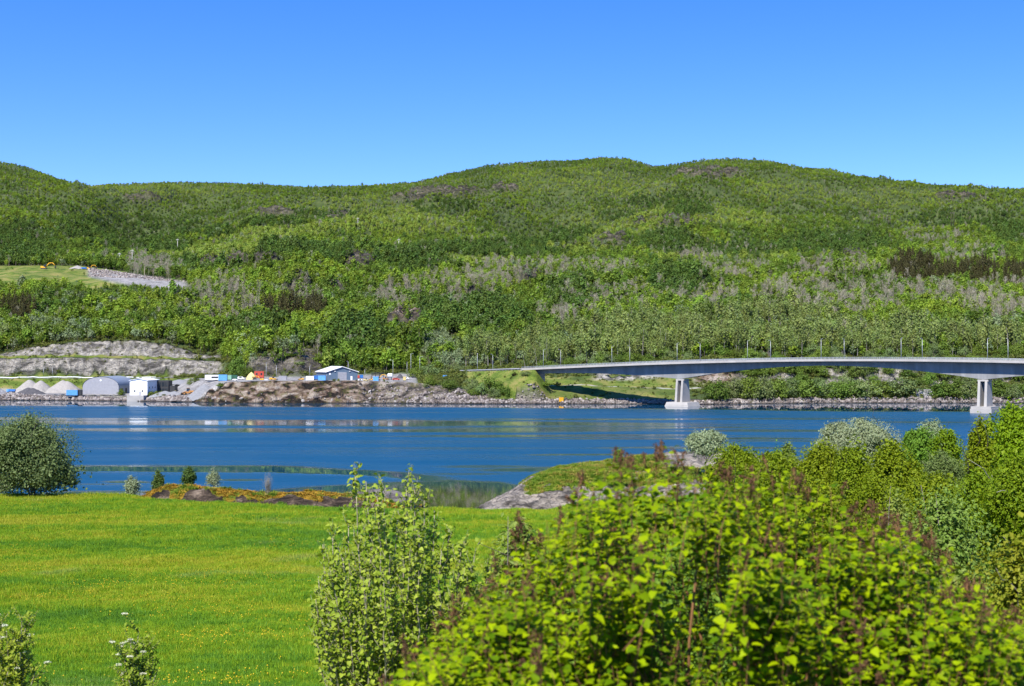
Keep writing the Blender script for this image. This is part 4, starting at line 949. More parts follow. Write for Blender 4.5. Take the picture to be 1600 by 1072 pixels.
def tree(name, px, D, top, width, leaf, bark, label, cat, seed, n=5000, L=.30, W=.2, base=None, stems=4, clumps=34, spread=.30, group=None, bottom=.04, lean=0.0, sub=None):
    """crown and trunk of one tree or shrub; top is the row of its highest leaves, width in picture pixels at its distance"""
    r = np.random.default_rng(seed)
    x = px2x(px, D); z0 = float(near_z(x, D)) if base is None else base
    h = float(row2z(top, D)) - z0; rx = width / F * D / 2 * .97
    root = empty(name, (x, D, z0)); tag(root, label, cat, group)
    z_lo = h * bottom; rz = (h - z_lo) / 2 * 1.0; cz = z_lo + rz
    mb = MB()
    n = int(n * (1.9 if D < 80 else 3.4)); k_ = 1.0 if D < 80 else .70; L *= 1.12 * k_; W *= 1.2 * k_; clumps = int(clumps * 1.5)
    lob = r.integers(4, 7) if width > 40 else 3; big = width > 30
    add_crown(mb, r, int(n * (.62 if big else 1)), rx * (.84 if big else 1), rz * (.9 if big else 1), cz - (rz * .06 if big else 0), L, W, clumps, spread, 0, .75, .5)
    if big:
        for j in range(lob):
            a = j / lob * 6.28 + r.uniform(-.6, .6); e = r.uniform(-.55, .62); q = r.uniform(.30, .48)
            add_crown(mb, r, int(n * .5 / lob), rx * q, rz * q, cz + rz * e, L, W, 14, .36, 0, .75, .5, off=(math.cos(a) * rx * (1 - q) * math.sqrt(1 - e * e) * 1.06, math.sin(a) * rx * (1 - q) * math.sqrt(1 - e * e) * 1.06, 0))
        add_crown(mb, r, int(n * .10), rx * .42, rz * .4, cz + rz * .6, L, W, 12, .36, 0, .75, .5, off=(r.normal() * rx * .12, 0, 0))
    add_crown(mb, r, n // 3, rx * .75, rz * .8, cz, L * 1.5, W * 1.5, 20, .45, 0, .8, .2)
    # thin outer sprays that break the outline
    k = n // 10; d = r.normal(size=(k, 3)); d[:, 2] = np.abs(d[:, 2]) * .9 - .15; d /= np.linalg.norm(d, axis=1)[:, None]
    C = d * np.array([rx, rx, rz]) * r.uniform(.92, 1.10, (k, 1)); C[:, 2] += cz
    mb.leaves(C, d + r.normal(size=d.shape) * .6, r.normal(size=d.shape) + np.array([0, 0, .6]), L * .8, W * .7, 0)
    mb.build('crown', [M[leaf]], root)
    tb = MB()
    for s in range(stems):
        a = s / stems * 6.28 + r.uniform(-.5, .5); q = .55 if stems > 1 else .1
        e = np.array([math.cos(a) * rx * q * r.uniform(.6, 1.2), math.sin(a) * rx * q * r.uniform(.6, 1.2), z_lo + rz * r.uniform(.9, 1.6)])
        b = np.array([math.cos(a), math.sin(a), 0]) * (.02 * h if stems > 1 else 0) - np.array([0, 0, .3])
        rad = (.013 if stems > 1 else .022) * h
        pts = lean_line(r, b, e, 6, .03 * h); pts[1:4, :2] *= .7
        tb.tube(pts, np.linspace(rad, rad * .2, 6), 7, 0)
        for j in range(5):
            p = pts[2 + j % 4]; e2 = p + r.normal(size=3) * np.array([rx, rx, rz]) * .38 + np.array([0, 0, rz * .3])
            tb.tube(lean_line(r, p, e2, 4, .02 * h), np.linspace(rad * .4, rad * .08, 4), 5, 0)
    tb.build('trunk', [M[bark]], root)
    return root

# left: the large grey-green sallow by the water and its companions
tree('sallow_tree', 52, 214, 647, 142, 'leaf_grey', 'bark_grey', 'large round grey-green tree at the water edge of the meadow', 'tree', 101, 9000, .42, .28, clumps=60, spread=.26, bottom=-.02)
tree('sallow_tree', 4, 219, 738, 40, 'leaf_silver', 'bark_grey', 'low silvery bush under the left side of the large round tree', 'bush', 102, 900, .35, .2)
tree('sallow_shrub', 207, 219, 743, 24, 'leaf_silver', 'bark_grey', 'small pale shrub at the left foot of the mossy ridge', 'bush', 103, 500, .32, .2, base=1.2)
tree('alder_sapling', 247, 216, 735, 20, 'leaf_dark', 'bark_dark', 'small upright green sapling between the pale shrub and the ridge', 'sapling', 104, 420, .34, .24, base=1.6, stems=2)
tree('juniper_bush', 296, 213, 731, 21, 'leaf_dark', 'bark_dark', 'dark green egg-shaped bush on top of the mossy ridge', 'bush', 105, 700, .32, .2, base=3.6, stems=3)
tree('willow_shrub', 334, 213, 734, 22, 'leaf_silver', 'bark_grey', 'pale grey feathery shrub right of the dark egg-shaped bush', 'bush', 106, 520, .28, .12, base=3.4)
def twig_bush(px, D, top, base, label):
    r = np.random.default_rng(9); mb = MB(); h = float(row2z(top, D)) - base
    for k in range(16):
        a = r.uniform(0, 6.28); q = r.uniform(.1, .75)
        p = lean_line(r, (0, 0, -.1), (math.cos(a) * q, math.sin(a) * q, h * r.uniform(.45, 1)), 5, .07)
        mb.tube(p, np.linspace(.035, .008, 5), 4)
        for j in range(4): mb.tube(lean_line(r, p[2], p[3] + r.normal(size=3) * .35 + np.array([0, 0, .3]), 3, .03), [.016, .012, .006], 4)
    root = empty('leafless_shrub', at(px, D, z=base)); tag(root, label, 'bush'); mb.build('branches', [M['twig']], root)
    lb = MB(); add_crown(lb, r, 130, .7, .5, .6, .22, .12); lb.build('leaves', [M['leaf_grey']], root)
twig_bush(420, 206, 735, 1.9, 'leafless twiggy shrub standing on the mossy ridge')
tree('grass_clump', 440, 199, 783, 22, 'leaf_mid', 'bark_dark', 'small green weed clump against the dark face of the ridge', 'bush', 107, 260, .25, .12, base=1.4, stems=2)
# on the headland
tree('silver_willow', 1104, 205, 673, 68, 'leaf_silver', 'bark_grey', 'pale round willow on the crest of the rock headland', 'tree', 110, 2600, .34, .2, base=8.6)
tree('rowan_sapling', 966, 203, 700, 17, 'leaf_mid', 'bark_dark', 'tiny dark green sapling alone on the headland turf', 'sapling', 111, 300, .3, .22, base=7.6, stems=2)
# right: the thicket, from the water towards us
tree('silver_willow', 1345, 176, 655, 130, 'leaf_silver', 'bark_grey', 'broad silver-grey willow, the largest against the blue water', 'tree', 120, 8000, .32, .18, clumps=50, spread=.26, bottom=.3)
tree('silver_willow', 1298, 180, 681, 60, 'leaf_silver', 'bark_grey', 'low silver-grey willow at the left edge of the broad one', 'tree', 121, 2400, .3, .18, bottom=.3)
tree('silver_willow', 1453, 172, 657, 58, 'leaf_silver', 'bark_grey', 'narrow silver willow behind the green alder by the water', 'tree', 122, 2600, .3, .18, bottom=.3)
tree('alder_tree', 1440, 160, 668, 66, 'leaf_mid', 'bark_dark', 'green alder in front of the narrow silver willow', 'tree', 123, 3000, .36, .26, bottom=.25)
tree('alder_tree', 1478, 158, 672, 60, 'leaf_olive', 'bark_dark', 'dark green alder right of the silver willows', 'tree', 124, 2600, .36, .26, bottom=.25)
tree('willow_sapling', 1231, 150, 692, 34, 'leaf_light', 'bark_grey', 'small light green pointed willow against the water', 'tree', 125, 1200, .3, .16, stems=3, bottom=.3)
tree('willow_sapling', 1214, 152, 697, 16, 'leaf_mid', 'bark_grey', 'wispy thin sapling left of the small pointed willow', 'sapling', 126, 220, .3, .18, stems=2, bottom=.3)
tree('alder_tree', 1150, 140, 694, 100, 'leaf_olive', 'bark_dark', 'yellow-green alder behind the lilac, beside the pale round willow', 'tree', 127, 4200, .32, .22, clumps=40, bottom=.2)
tree('alder_tree', 1212, 128, 706, 90, 'leaf_olive', 'bark_dark', 'olive alder under the small pointed willow', 'tree', 128, 3600, .3, .22, bottom=.2)
tree('alder_tree', 1283, 118, 692, 98, 'leaf_olive', 'bark_dark', 'bushy olive-green alder below the low silver willow', 'tree', 129, 5000, .28, .2, clumps=40, bottom=.15)
tree('alder_tree', 1335, 112, 700, 70, 'leaf_olive', 'bark_dark', 'olive alder below the middle of the broad silver willow', 'tree', 130, 3600, .28, .2, bottom=.15)
tree('alder_tree', 1395, 108, 694, 96, 'leaf_olive', 'bark_dark', 'tall olive-green alder in the middle of the thicket', 'tree', 131, 5000, .28, .2, clumps=40, bottom=.15)
tree('goat_willow', 1470, 124, 706, 74, 'leaf_pale', 'bark_grey', 'yellowish downy bush below the dark green alder', 'tree', 132, 3400, .26, .13, bottom=.2)
tree('alder_tree', 1462, 100, 742, 110, 'leaf_olive', 'bark_dark', 'low olive alder filling the gap below the yellowish bush', 'tree', 133, 4600, .26, .18, bottom=.1)
tree('goat_willow', 1528, 132, 690, 60, 'leaf_light', 'bark_grey', 'pale green bush at the left foot of the bright round tree', 'tree', 134, 2200, .28, .16, bottom=.2)
tree('maple_tree', 1590, 112, 638, 134, 'leaf_bright', 'bark_grey', 'tall bright green round tree at the right edge', 'tree', 135, 9500, .30, .24, clumps=56, spread=.25, stems=1, bottom=.12)
tree('alder_tree', 1532, 104, 656, 46, 'leaf_olive', 'bark_dark', 'dark olive tree peeping out left of the bright round tree', 'tree', 136, 1500, .28, .2, bottom=.3)
tree('alder_tree', 1540, 88, 738, 130, 'leaf_olive', 'bark_dark', 'dense olive alder in front of the bright round tree', 'tree', 137, 6000, .24, .17, clumps=46, bottom=.12)
tree('birch_tree', 1592, 84, 712, 110, 'leaf_olive', 'bark_pale', 'dark-crowned birch with pale trunks above the sunny grass', 'tree', 138, 5200, .22, .16, clumps=40, stems=5, bottom=.28)
tree('alder_tree', 1370, 84, 748, 110, 'leaf_olive', 'bark_dark', 'olive alder just behind the light green foreground shrub', 'tree', 139, 4600, .22, .16, bottom=.1)
tree('alder_tree', 1262, 84, 740, 130, 'leaf_olive', 'bark_dark', 'olive alder seen between the lilac tips', 'tree', 140, 4600, .22, .16, bottom=.1)
tree('alder_tree', 1150, 90, 742, 130, 'leaf_olive', 'bark_dark', 'olive alder mostly hidden by the upper lilac shoots', 'tree', 141, 4600, .22, .16, bottom=.1)
tree('sallow_shrub', 1478, 36, 772, 176, 'leaf_light', 'bark_grey', 'dense light green shrub right behind the lilac', 'bush', 142, 13000, .12, .075, clumps=70, spread=.22)
tree('sallow_shrub', 1400, 38, 782, 90, 'leaf_light', 'bark_grey', 'pale green shrub rising at the left of the dense light green one', 'bush', 143, 5200, .12, .07, clumps=40, spread=.26)
tree('birch_shrub', 1585, 14.5, 842, 190, 'leaf_yellow', 'bark_grey', 'yellowish small-leaved bush in the lower right corner', 'bush', 144, 9000, .050, .036, clumps=60, spread=.25)
tree('sallow_shrub', 1420, 18, 872, 260, 'leaf_light', 'bark_grey', 'light green shrub showing through the right half of the lilac', 'bush', 145, 8000, .075, .045, clumps=60, spread=.25)
tree('sallow_shrub', 812, 24, 822, 130, 'leaf_light', 'bark_grey', 'pale shrub with narrow leaves between the poplars and the lilac', 'bush', 146, 5200, .15, .055, clumps=46, spread=.25)
tree('sallow_shrub', 1000, 16, 850, 420, 'leaf_mid', 'bark_dark', 'dark green shrub behind the left half of the lilac', 'bush', 147, 9000, .07, .045, clumps=60, spread=.25)

# ------------------------------------------------------------------ saplings and the lilac close to the camera
def shoot_plant(name, label, cat, origin, shoots, leafm, barkm, L, W, gap, seed, heart=True, pair=True, panicle=None, petiole=.02, bloom=None, stems=None, group=None, rad=.012, start=.25, flat=.5, n_top=0):
    """a plant of many leafy shoots; shoots = list of polylines (world), leaves set along them"""
    r = np.random.default_rng(seed)
    root = empty(name, origin); tag(root, label, cat, group); O = np.array(origin)
    lb, sb, pb, fb = MB(), MB(), MB(), MB()
    Cs, Ns, Us, Ls = [], [], [], []
    for si, pl in enumerate(shoots):
        pl = np.asarray(pl, float) - O
        seg = np.linalg.norm(np.diff(pl, axis=0), axis=1); cum = np.concatenate([[0], np.cumsum(seg)]); T = cum[-1]
        sb.tube(pl, np.linspace(rad, rad * .25, len(pl)), 5, 0)
        k = max(3, int(T * (1 - start) / gap)); ts = np.linspace(start * T, T * .99, k); ph = r.uniform(0, 6.28)
        for i, t in enumerate(ts):
            p = np.array([np.interp(t, cum, pl[:, c]) for c in range(3)]); p2 = np.array([np.interp(min(t + .05 * T, T), cum, pl[:, c]) for c in range(3)])
            ax = p2 - p; ax = ax / (np.linalg.norm(ax) + 1e-6) if np.linalg.norm(ax) > 1e-5 else np.array([0, 0, 1.0])
            a = ph + i * (math.pi / 2 if pair else 2.4)
            e1 = np.cross(ax, [.3, .2, .9]); e1 /= np.linalg.norm(e1) + 1e-6; e2 = np.cross(ax, e1)
            for sgn in ((1, -1) if pair else (1,)):
                d = (math.cos(a) * e1 + math.sin(a) * e2) * sgn
                u = d * 1.0 + ax * .45 + np.array([0, 0, -.15]) + r.normal(size=3) * .22
                Cs.append(p + d * petiole); Us.append(u); Ns.append(ax * .3 + np.array([-.05, -.08 if n_top else -.25, flat + .3 * (n_top > 0)]) - d * .12 + r.normal(size=3) * (.33 if n_top else .45))
                Ls.append(r.uniform(.65, 1.2) * (1 - .35 * (i / k) ** 3))
        if panicle and r.uniform() < (panicle if si < n_top else panicle * .2):
            tip = pl[-1]; ax = pl[-1] - pl[-2]; ax /= np.linalg.norm(ax) + 1e-6; m = 60; hh = r.uniform(.05, .12)
            for q in range(1 if r.uniform() < .55 else 2):
                dv = ax + r.normal(size=3) * (.12 if q == 0 else .5); dv /= np.linalg.norm(dv)
                s = r.uniform(0, 1, m); w = (.014 * (1 - s) + .004) 
                C = tip + dv * (s * hh)[:, None] + r.normal(size=(m, 3)) * w[:, None]
                pb.leaves(C, r.normal(size=(m, 3)), r.normal(size=(m, 3)) * .6 + dv, .013, .008, 0)
                sb.tube([tip, tip + dv * hh * .95], [.004, .002], 4, 0)
        if bloom and r.uniform() < bloom:
            m = 46; a = r.uniform(0, 6.28, m); q = np.sqrt(r.uniform(0, 1, m)) * .036
            C = pl[-1] + np.stack([np.cos(a) * q, np.sin(a) * q, .018 - q * q * 4 + r.normal(size=m) * .004], -1)
            fb.leaves(C, np.array([0, 0, 1]) + r.normal(size=(m, 3)) * .5, r.normal(size=(m, 3)), .017, .015, 0)
    for pl, ra in (stems or []):
        sb.tube(np.asarray(pl) - O, ra, 7, 0)
    Cs, Ns, Us, Ls = np.array(Cs), np.array(Ns), np.array(Us), np.array(Ls)
    (lb.heart_leaves if heart else lb.leaves)(Cs, Ns, Us, L * Ls, W * Ls, 0)
    lb.build('foliage', [M[leafm]], root); sb.build('stems', [M[barkm]], root)
    if pb.n: pb.build('flower_buds', [M['panicle']], root)
    if fb.n: fb.build('blossom', [M['flower_white']], root)
    return root

def poplars():
    r = np.random.default_rng(33); D0 = 18.0
    ox = px2x(612, D0); oz = float(near_z(ox, D0))
    sh, st_ = [], []
    spires = [(545, 812, 18.6), (556, 745, 18.2), (572, 752, 17.6), (588, 768, 18.4), (602, 762, 17.2), (634, 748, 18.0), (648, 765, 17.4), (663, 776, 18.6), (679, 797, 17.8), (505, 850, 18.2), (520, 830, 17.4),
              (702, 826, 18.2), (722, 848, 17.6), (498, 900, 17.5), (508, 930, 18.4), (490, 985, 17.8), (735, 880, 18.0), (590, 800, 17.0), (622, 805, 18.8), (655, 830, 17.0), (535, 870, 17.0), (560, 850, 17.2), (690, 860, 17.2), (610, 850, 16.8), (640, 880, 16.8), (742, 868, 17.5), (762, 892, 18.2), (716, 905, 17), (748, 930, 18.4), (690, 940, 17), (655, 900, 16.8), (520, 905, 17), (538, 935, 16.9), (600, 910, 16.6), (570, 920, 16.7), (496, 950, 17.2), (512, 985, 17.0)]
    for px, row, D in spires:
        tip = np.array(at(px, D, row)); bx = ox + (tip[0] - ox) * .28 + r.normal() * .05
        base = np.array([bx, D0 + (D - D0) * .4, oz - .1])
        n = 9; t = np.linspace(0, 1, n)[:, None]; pl = base + (tip - base) * t; pl[:, 0] += (tip[0] - bx) * .18 * np.sin(t[:, 0] * math.pi); pl[1:-1] += r.normal(size=(n - 2, 3)) * .025
        st_.append((pl, np.linspace(.022, .005, n)))
        H = tip[2] - base[2]
        for k in range(int(15 * H)):
            s = 1 - r.uniform(0, .86) ** 1.0; p = base + (tip - base) * s; p[0] += (tip[0] - bx) * .18 * math.sin(s * math.pi)
            a = r.uniform(0, 6.28); q = .08 + (1 - s) * .30 * r.uniform(.5, 1.2)
            e = p + np.array([math.cos(a) * q, math.sin(a) * q, .16 + q * r.uniform(.3, .9)])
            sh.append([p, (p + e) / 2 + np.array([0, 0, -.01]) + r.normal(size=3) * .015, e])
        sh.append(pl[-4:])
    shoot_plant('poplar_saplings', 'clump of tall light green poplar saplings with pale stems', 'sapling', (ox, D0, oz), sh, 'leaf_poplar', 'bark_sapling', .066, .056, .034, 5, True, False, stems=st_, rad=.005, petiole=.02, flat=.3, start=.12)
poplars()

def lilac():
    r = np.random.default_rng(44)
    prof_x = [585, 620, 680, 720, 760, 800, 830, 870, 900, 930, 960, 1000, 1040, 1080, 1130, 1180, 1220, 1260, 1310, 1360, 1410, 1460, 1500, 1550, 1620, 1800]
    prof_y = [1090, 1030, 985, 945, 915, 875, 825, 815, 780, 745, 722, 735, 718, 728, 742, 740, 745, 752, 772, 800, 830, 862, 900, 935, 960, 1030]
    ox, oy = px2x(1130, 6.6), 6.6; oz = float(near_z(ox, oy))
    sh, st_ = [], []
    bases = [np.array([ox + r.normal() * .55, oy + r.normal() * .3, oz - .1]) for _ in range(11)]
    def shoot(tip, ln):
        b = bases[int(np.argmin([abs(q[0] - tip[0]) + r.uniform(0, .5) for q in bases]))]
        d = tip - b; d /= np.linalg.norm(d); up = d * .55 + np.array([0, 0, .75]) + r.normal(size=3) * .16; up /= np.linalg.norm(up)
        a = tip - up * ln; n = 6; t = np.linspace(0, 1, n)[:, None]
        pl = a + (tip - a) * t; pl += (np.array([r.normal() * .03, r.normal() * .03, -.02]) * np.sin(t * math.pi)) + r.normal(size=(n, 3)) * .004
        sh.append(pl); return a
    starts = []
    for px in np.arange(590, 1700, 7.5):                     # the ragged top edge
        D = r.uniform(5.9, 7.3); row = np.interp(px, prof_x, prof_y) + abs(r.normal()) * 26 - 6
        starts.append(shoot(np.array(at(px + r.normal() * 6, D, row)), r.uniform(.35, .6)))
    n_top = len(sh); cl = []
    for k in range(84):
        q = r.uniform(600, 1720); tq = np.interp(q, prof_x, prof_y); f = r.uniform(0, 1) ** 1.1; cl.append((q, tq + 25 + f * (1170 - tq), r.uniform(5.3, 7.4) - f * .3))
    for k in range(1600):                                     # the face and the body
        c = cl[k % len(cl)]; px = c[0] + r.normal() * 34; top = np.interp(px, prof_x, prof_y)
        row = max(top + 14, c[1] + r.normal() * 26); D = c[2] + r.normal() * .16
        starts.append(shoot(np.array(at(px, D, row)), r.uniform(.3, .6)))
    for px, row in ((1046, 683), (958, 708), (943, 716), (985, 716), (1010, 718), (905, 738), (1165, 712), (1128, 712), (855, 800), (1235, 728), (1090, 714), (825, 850), (915, 770), (1480, 838), (1440, 815), (1400, 800), (1520, 880), (760, 905), (640, 985), (700, 950)):
        starts.append(shoot(np.array(at(px, r.uniform(5.9, 6.6), row + 14)), r.uniform(.4, .6)))
    for a in starts[::6]:
        b = bases[int(np.argmin([np.linalg.norm(q[:2] - a[:2]) + r.uniform(0, .3) for q in bases]))]
        pl = lean_line(r, b, a, 6, .03); pl[1:-1, 2] += .06; st_.append((pl, np.linspace(.013, .005, 6)))
    shoot_plant('lilac_bush', 'large leafy lilac bush with brown flower spikes filling the foreground', 'bush', (ox, oy, oz), sh, 'leaf_lilac', 'bark_lilac', .050, .040, .036, 6, True, True, panicle=.55, n_top=n_top, stems=st_, rad=.0032, petiole=.018, flat=.6)
lilac()

def rowan(px, D, tips, label, seed):
    r = np.random.default_rng(seed); ox = px2x(px, D); oz = float(near_z(ox, D)); sh, st_ = [], []
    base = np.array([ox, D, oz - .1])
    for q, row in tips:
        tip = np.array(at(q, D + r.normal() * .25, row)); n = 7
        pl = lean_line(r, base + r.normal(size=3) * np.array([.12, .1, 0]), tip, n, .03); st_.append((pl, np.linspace(.016, .004, n))); H = tip[2] - base[2]
        for k in range(int(15 * max(H, .5))):
            s = r.uniform(.3, 1); p = np.array([np.interp(s * (n - 1), range(n), pl[:, c]) for c in range(3)]); a = r.uniform(0, 6.28); e = p + np.array([math.cos(a) * .15, math.sin(a) * .15, r.uniform(.06, .2)]) * r.uniform(.6, 1.3)
            sh.append([p, (p + e) / 2, e])
        sh.append(pl[-4:])
    shoot_plant('rowan_sapling', label, 'sapling', (ox, D, oz), sh, 'leaf_rowan', 'bark_sapling', .066, .032, .026, seed, False, True, bloom=.10, stems=st_, rad=.004, petiole=.012, flat=.6, start=.1)
rowan(212, 15.5, [(205, 1000), (218, 985), (226, 1005), (195, 1020), (240, 1010), (232, 1040), (190, 1050), (213, 1030), (248, 1045), (184, 1065), (208, 1060), (228, 1070)], 'rowan sapling with white flower heads alone in the lower meadow', 71)
rowan(18, 15.0, [(12, 985), (36, 962), (44, 970), (50, 995), (5, 970), (28, 1000), (58, 1045), (0, 1010), (20, 1030), (45, 1030), (-15, 990), (62, 1060), (30, 1060), (8, 1060)], 'rowan sapling with white flower heads in the lower left corner', 72)
# ------------------------------------------------------------------ the bridge
M['concrete'] = plain_mat('bridge_concrete', (.30, .285, .265), .85, .2, .14, .12, bump=.1)
M['concrete_light'] = plain_mat('light_concrete', (.34, .32, .295), .85, .2, .12, .25, bump=.1)
def streaked(name, col, dark):
    t = NT(name); p = t.pos((.8, .8, .06)); n = t.noise(.5, 5, p, .6); n2 = t.noise(.12, 3, t.pos())
    c = t.mix(t.maprange(n, .38, .66, 0, .6), col, dark); c = t.mix(t.maprange(n2, .45, .55, 0, .35), c, dark)
    return t.fin(t.pbr(c, .85, .2))
M['girder'] = streaked('girder_concrete', (.26, .26, .26), (.14, .14, .142))
M['steel'] = plain_mat('galvanised_steel', (.42, .43, .44), .45, .5, .1, 2.0, .4)
M['asphalt'] = plain_mat('asphalt', (.055, .055, .058), .9, .2, .15, .6)
BU, BN = np.array([.8, -.6, 0]), np.array([.6, .8, 0]); BO = np.array([13.8, 743.0, 0])
_bt = [-8, 0, 45, 89, 164, 239, 315, 400]; _bz = [17.9, 18.25, 20.1, 21.5, 22.95, 22.6, 20.6, 17.6]
_pc = np.polyfit(_bt, _bz, 4)
def bz(t): return np.polyval(_pc, t)
def bpt(t, v, z): return BO + BU * t + BN * v + np.array([0, 0, z])
def depth(t):
    t = np.asarray(t, float)
    d1 = 2.5 + 5.3 * np.clip(t / 89, 0, 1) ** 1.9
    d2 = 2.3 + 5.5 * np.clip(np.abs(t - 164) / 75, 0, 1) ** 1.9
    d3 = 2.3 + 5.5 * np.clip(np.abs(t - 314) / 75, 0, 1) ** 1.9
    return np.where(t < 89, d1, np.where(t < 239, d2, d3))
def sweep(mb, ts, prof, mat=0):
    """profile function t -> closed list of (v, dz), swept along the bridge"""
    rings = np.array([[bpt(t, v, bz(t) + dz) - BO for v, dz in prof(t)] for t in ts]); n, k = rings.shape[:2]
    i = np.arange(n - 1)[:, None] * k; j = np.arange(k)[None, :]; j2 = (j + 1) % k
    mb.add(rings.reshape(-1, 3), np.stack([i + j, i + k + j, i + k + j2, i + j2], -1).reshape(-1, 4), mat)
    mb.Fc.append((np.array([np.arange(k)]) + mb.n - n * k, mat, False)); mb.Fc.append((np.array([np.arange(k)[::-1]]) + mb.n - k, mat, False))
def bridge():
    root = empty('road_bridge', BO); tag(root, 'long concrete girder bridge on twin-legged piers crossing the fjord', 'bridge')
    ts = np.linspace(-6, 396, 135)
    d = MB(); sweep(d, ts, lambda t: [(-6.1, 0), (6.1, 0), (6.1, -.28), (2.35, -.62), (-2.35, -.62), (-6.1, -.28)])
    d.build('deck', [M['concrete']], root)
    a = MB(); sweep(a, ts, lambda t: [(-5.6, .05), (5.6, .05), (5.6, .004), (-5.6, .004)]); a.build('carriageway', [M['asphalt']], root)
    for s in (-1, 1):
        e = MB(); sweep(e, ts, lambda t: [(s * 6.12, .40), (s * 6.5, .40), (s * 6.5, -.62), (s * 6.12, -.62)][::s]); e.build('edge_beam', [M['concrete_light']], root)
        rl = MB()
        for hgt in (.62, .92, 1.22):
            rl.tube([bpt(t, s * 6.3, bz(t) + hgt) - BO for t in ts], .055, 5)
        for t in np.arange(-6, 396, 2.0): rl.box(bpt(t, s * 6.3, bz(t) + .80) - BO, (.09, .09, .82))
        rl.build('railing', [M['steel']], root)
    g = MB(); sweep(g, np.linspace(0.6, 396, 200), lambda t: [(-2.35, -.622), (2.35, -.622), (2.2, -.3 - depth(t)), (-2.2, -.3 - depth(t))]); g.build('girder', [M['girder']], root)
    ab = MB()
    # abutment with wing walls
    zt = bz(0) - .65; zb = 8.5
    for v0, v1, t0, t1 in ((-4.4, 4.4, -1.5, .58), (-5.9, -4.42, -7, .58), (4.42, 5.9, -7, .58)):
        q = [bpt(t, v, 0) - BO for t, v in ((t0, v0), (t1, v0), (t1, v1), (t0, v1))]
        V = [p + np.array([0, 0, z]) for z in (zb, zt) for p in q]
        ab.add(V, [[3, 2, 1, 0], [4, 5, 6, 7], [0, 1, 5, 4], [1, 2, 6, 5], [2, 3, 7, 6], [3, 0, 4, 7]])
    ab.build('abutment', [M['concrete_light']], root)
    def block(mb, t0, t1, v0, v1, z0, z1, tp=0.0):
        q0 = [bpt(t, v, 0) - BO for t, v in ((t0 - tp, v0 - tp), (t1 + tp, v0 - tp), (t1 + tp, v1 + tp), (t0 - tp, v1 + tp))]; q1 = [bpt(t, v, 0) - BO for t, v in ((t0, v0), (t1, v0), (t1, v1), (t0, v1))]
        V = [p + np.array([0, 0, z0]) for p in q0] + [p + np.array([0, 0, z1]) for p in q1]
        mb.add(V, [[3, 2, 1, 0], [4, 5, 6, 7], [0, 1, 5, 4], [1, 2, 6, 5], [2, 3, 7, 6], [3, 0, 4, 7]])
    for k, (tp, lab) in enumerate(((89, 'pier standing by the grassy far bank'), (239, 'pier standing in open water'), (314 + 75, None))):
        zt = float(bz(tp) - .3 - depth(tp)); ztop_cap = 2.0 if k == 0 else 2.9
        pm = MB(); block(pm, tp - 2.3, tp + 2.3, -2.6, 2.6, zt - .75, zt - .004); po = pm.build('pier', [M['concrete_light']], root)
        if lab: po['label'] = lab
        for s in (-1, 1):
            lf = MB(); c = tp + s * 1.5
            q = [(c - .62, -4.1), (c + .62, -4.1), (c + .62, 4.1), (c - .62, 4.1)]; q1 = [(c - .5, -2.9), (c + .5, -2.9), (c + .5, 2.9), (c - .5, 2.9)]
            V = [bpt(t, v, ztop_cap) - BO for t, v in q] + [bpt(t, v, zt - .752) - BO for t, v in q1]
            lf.add(V, [[3, 2, 1, 0], [4, 5, 6, 7], [0, 1, 5, 4], [1, 2, 6, 5], [2, 3, 7, 6], [3, 0, 4, 7]])
            lo = lf.build('pier_leaf', [M['concrete_light']], po); 
        cp = MB()
        if k == 0: block(cp, tp - 6.5, tp + 6.5, -6.0, 6.0, -3.0, .5, 1.2); block(cp, tp - 5.9, tp + 5.9, -5.6, 5.6, .502, ztop_cap - .003, .5)
        else: block(cp, tp - 4.6, tp + 4.6, -5.6, 5.6, -4.0, ztop_cap - 1.0); block(cp, tp - 4.3, tp + 4.3, -5.3, 5.3, ztop_cap - .998, ztop_cap - .003)
        cp.build('pile_cap', [M['concrete_light']], po)
bridge()

def lamp_mesh(h):
    p = MB(); p.tube([(0, 0, 0), (0, 0, h * .5), (0, 0, h)], [.13, .11, .075], 6); p.tube([(0, 0, h - .05), (.5, 0, h + .12), (1.3, 0, h + .2)], [.06, .05, .045], 5)
    l = MB(); l.box((1.55, 0, h + .2), (.75, .28, .14), taper=.8)
    return p.mesh('lamp_pole', [M['steel']]), l.mesh('lamp_head', [M['steel']])
def make_lamp(h):
    root = empty('street_lamp'); pm, lm = lamp_mesh(h)
    for nm, m in (('pole', pm), ('lamp_head', lm)):
        o = bpy.data.objects.new(nm, m); COL.objects.link(o); o.parent = root
    KIDS[root.name] = list(root.children); return root
lamp0 = None
G_LAMP = 'street lamps standing along the bridge'
def solve_t(px, v):
    lo, hi = -120.0, 395.0
    for _ in range(60):
        m = (lo + hi) / 2; p = bpt(m, v, 0); lo, hi = (m, hi) if to_px(p[0], p[1]) < px else (lo, m)
    return lo
for k, (a, b) in enumerate(((849, 876), (956, 984), (1058, 1094), (1168, 1204), (1283, 1319), (1408, 1441), (1543, 1575))):
    where = ['nearest the grassy end of the bridge', 'over the first span left of the near-bank pier', 'standing above the bank-side pier', 'first right of the bank-side pier', 'over the middle of the long water span', 'left of the pier that stands in open water', 'above the pier that stands in open water'][k]
    for px, v, sd in ((a, -5.85, 'on the near railing'), (b, 5.85, 'on the far railing')):
        t = solve_t(px, v); p = bpt(t, v, float(bz(t)) + .05)
        lp = make_lamp(9.6 if v < 0 else 9.8) if lamp0 is None else dup(lamp0)
        if lamp0 is None: lamp0 = lp
        lp.location = p; lp.rotation_euler.z = math.atan2(BN[1], BN[0]) + (0 if v < 0 else math.pi)
        tag(lp, f'grey street lamp {sd}, {where}', 'street lamp', G_LAMP)
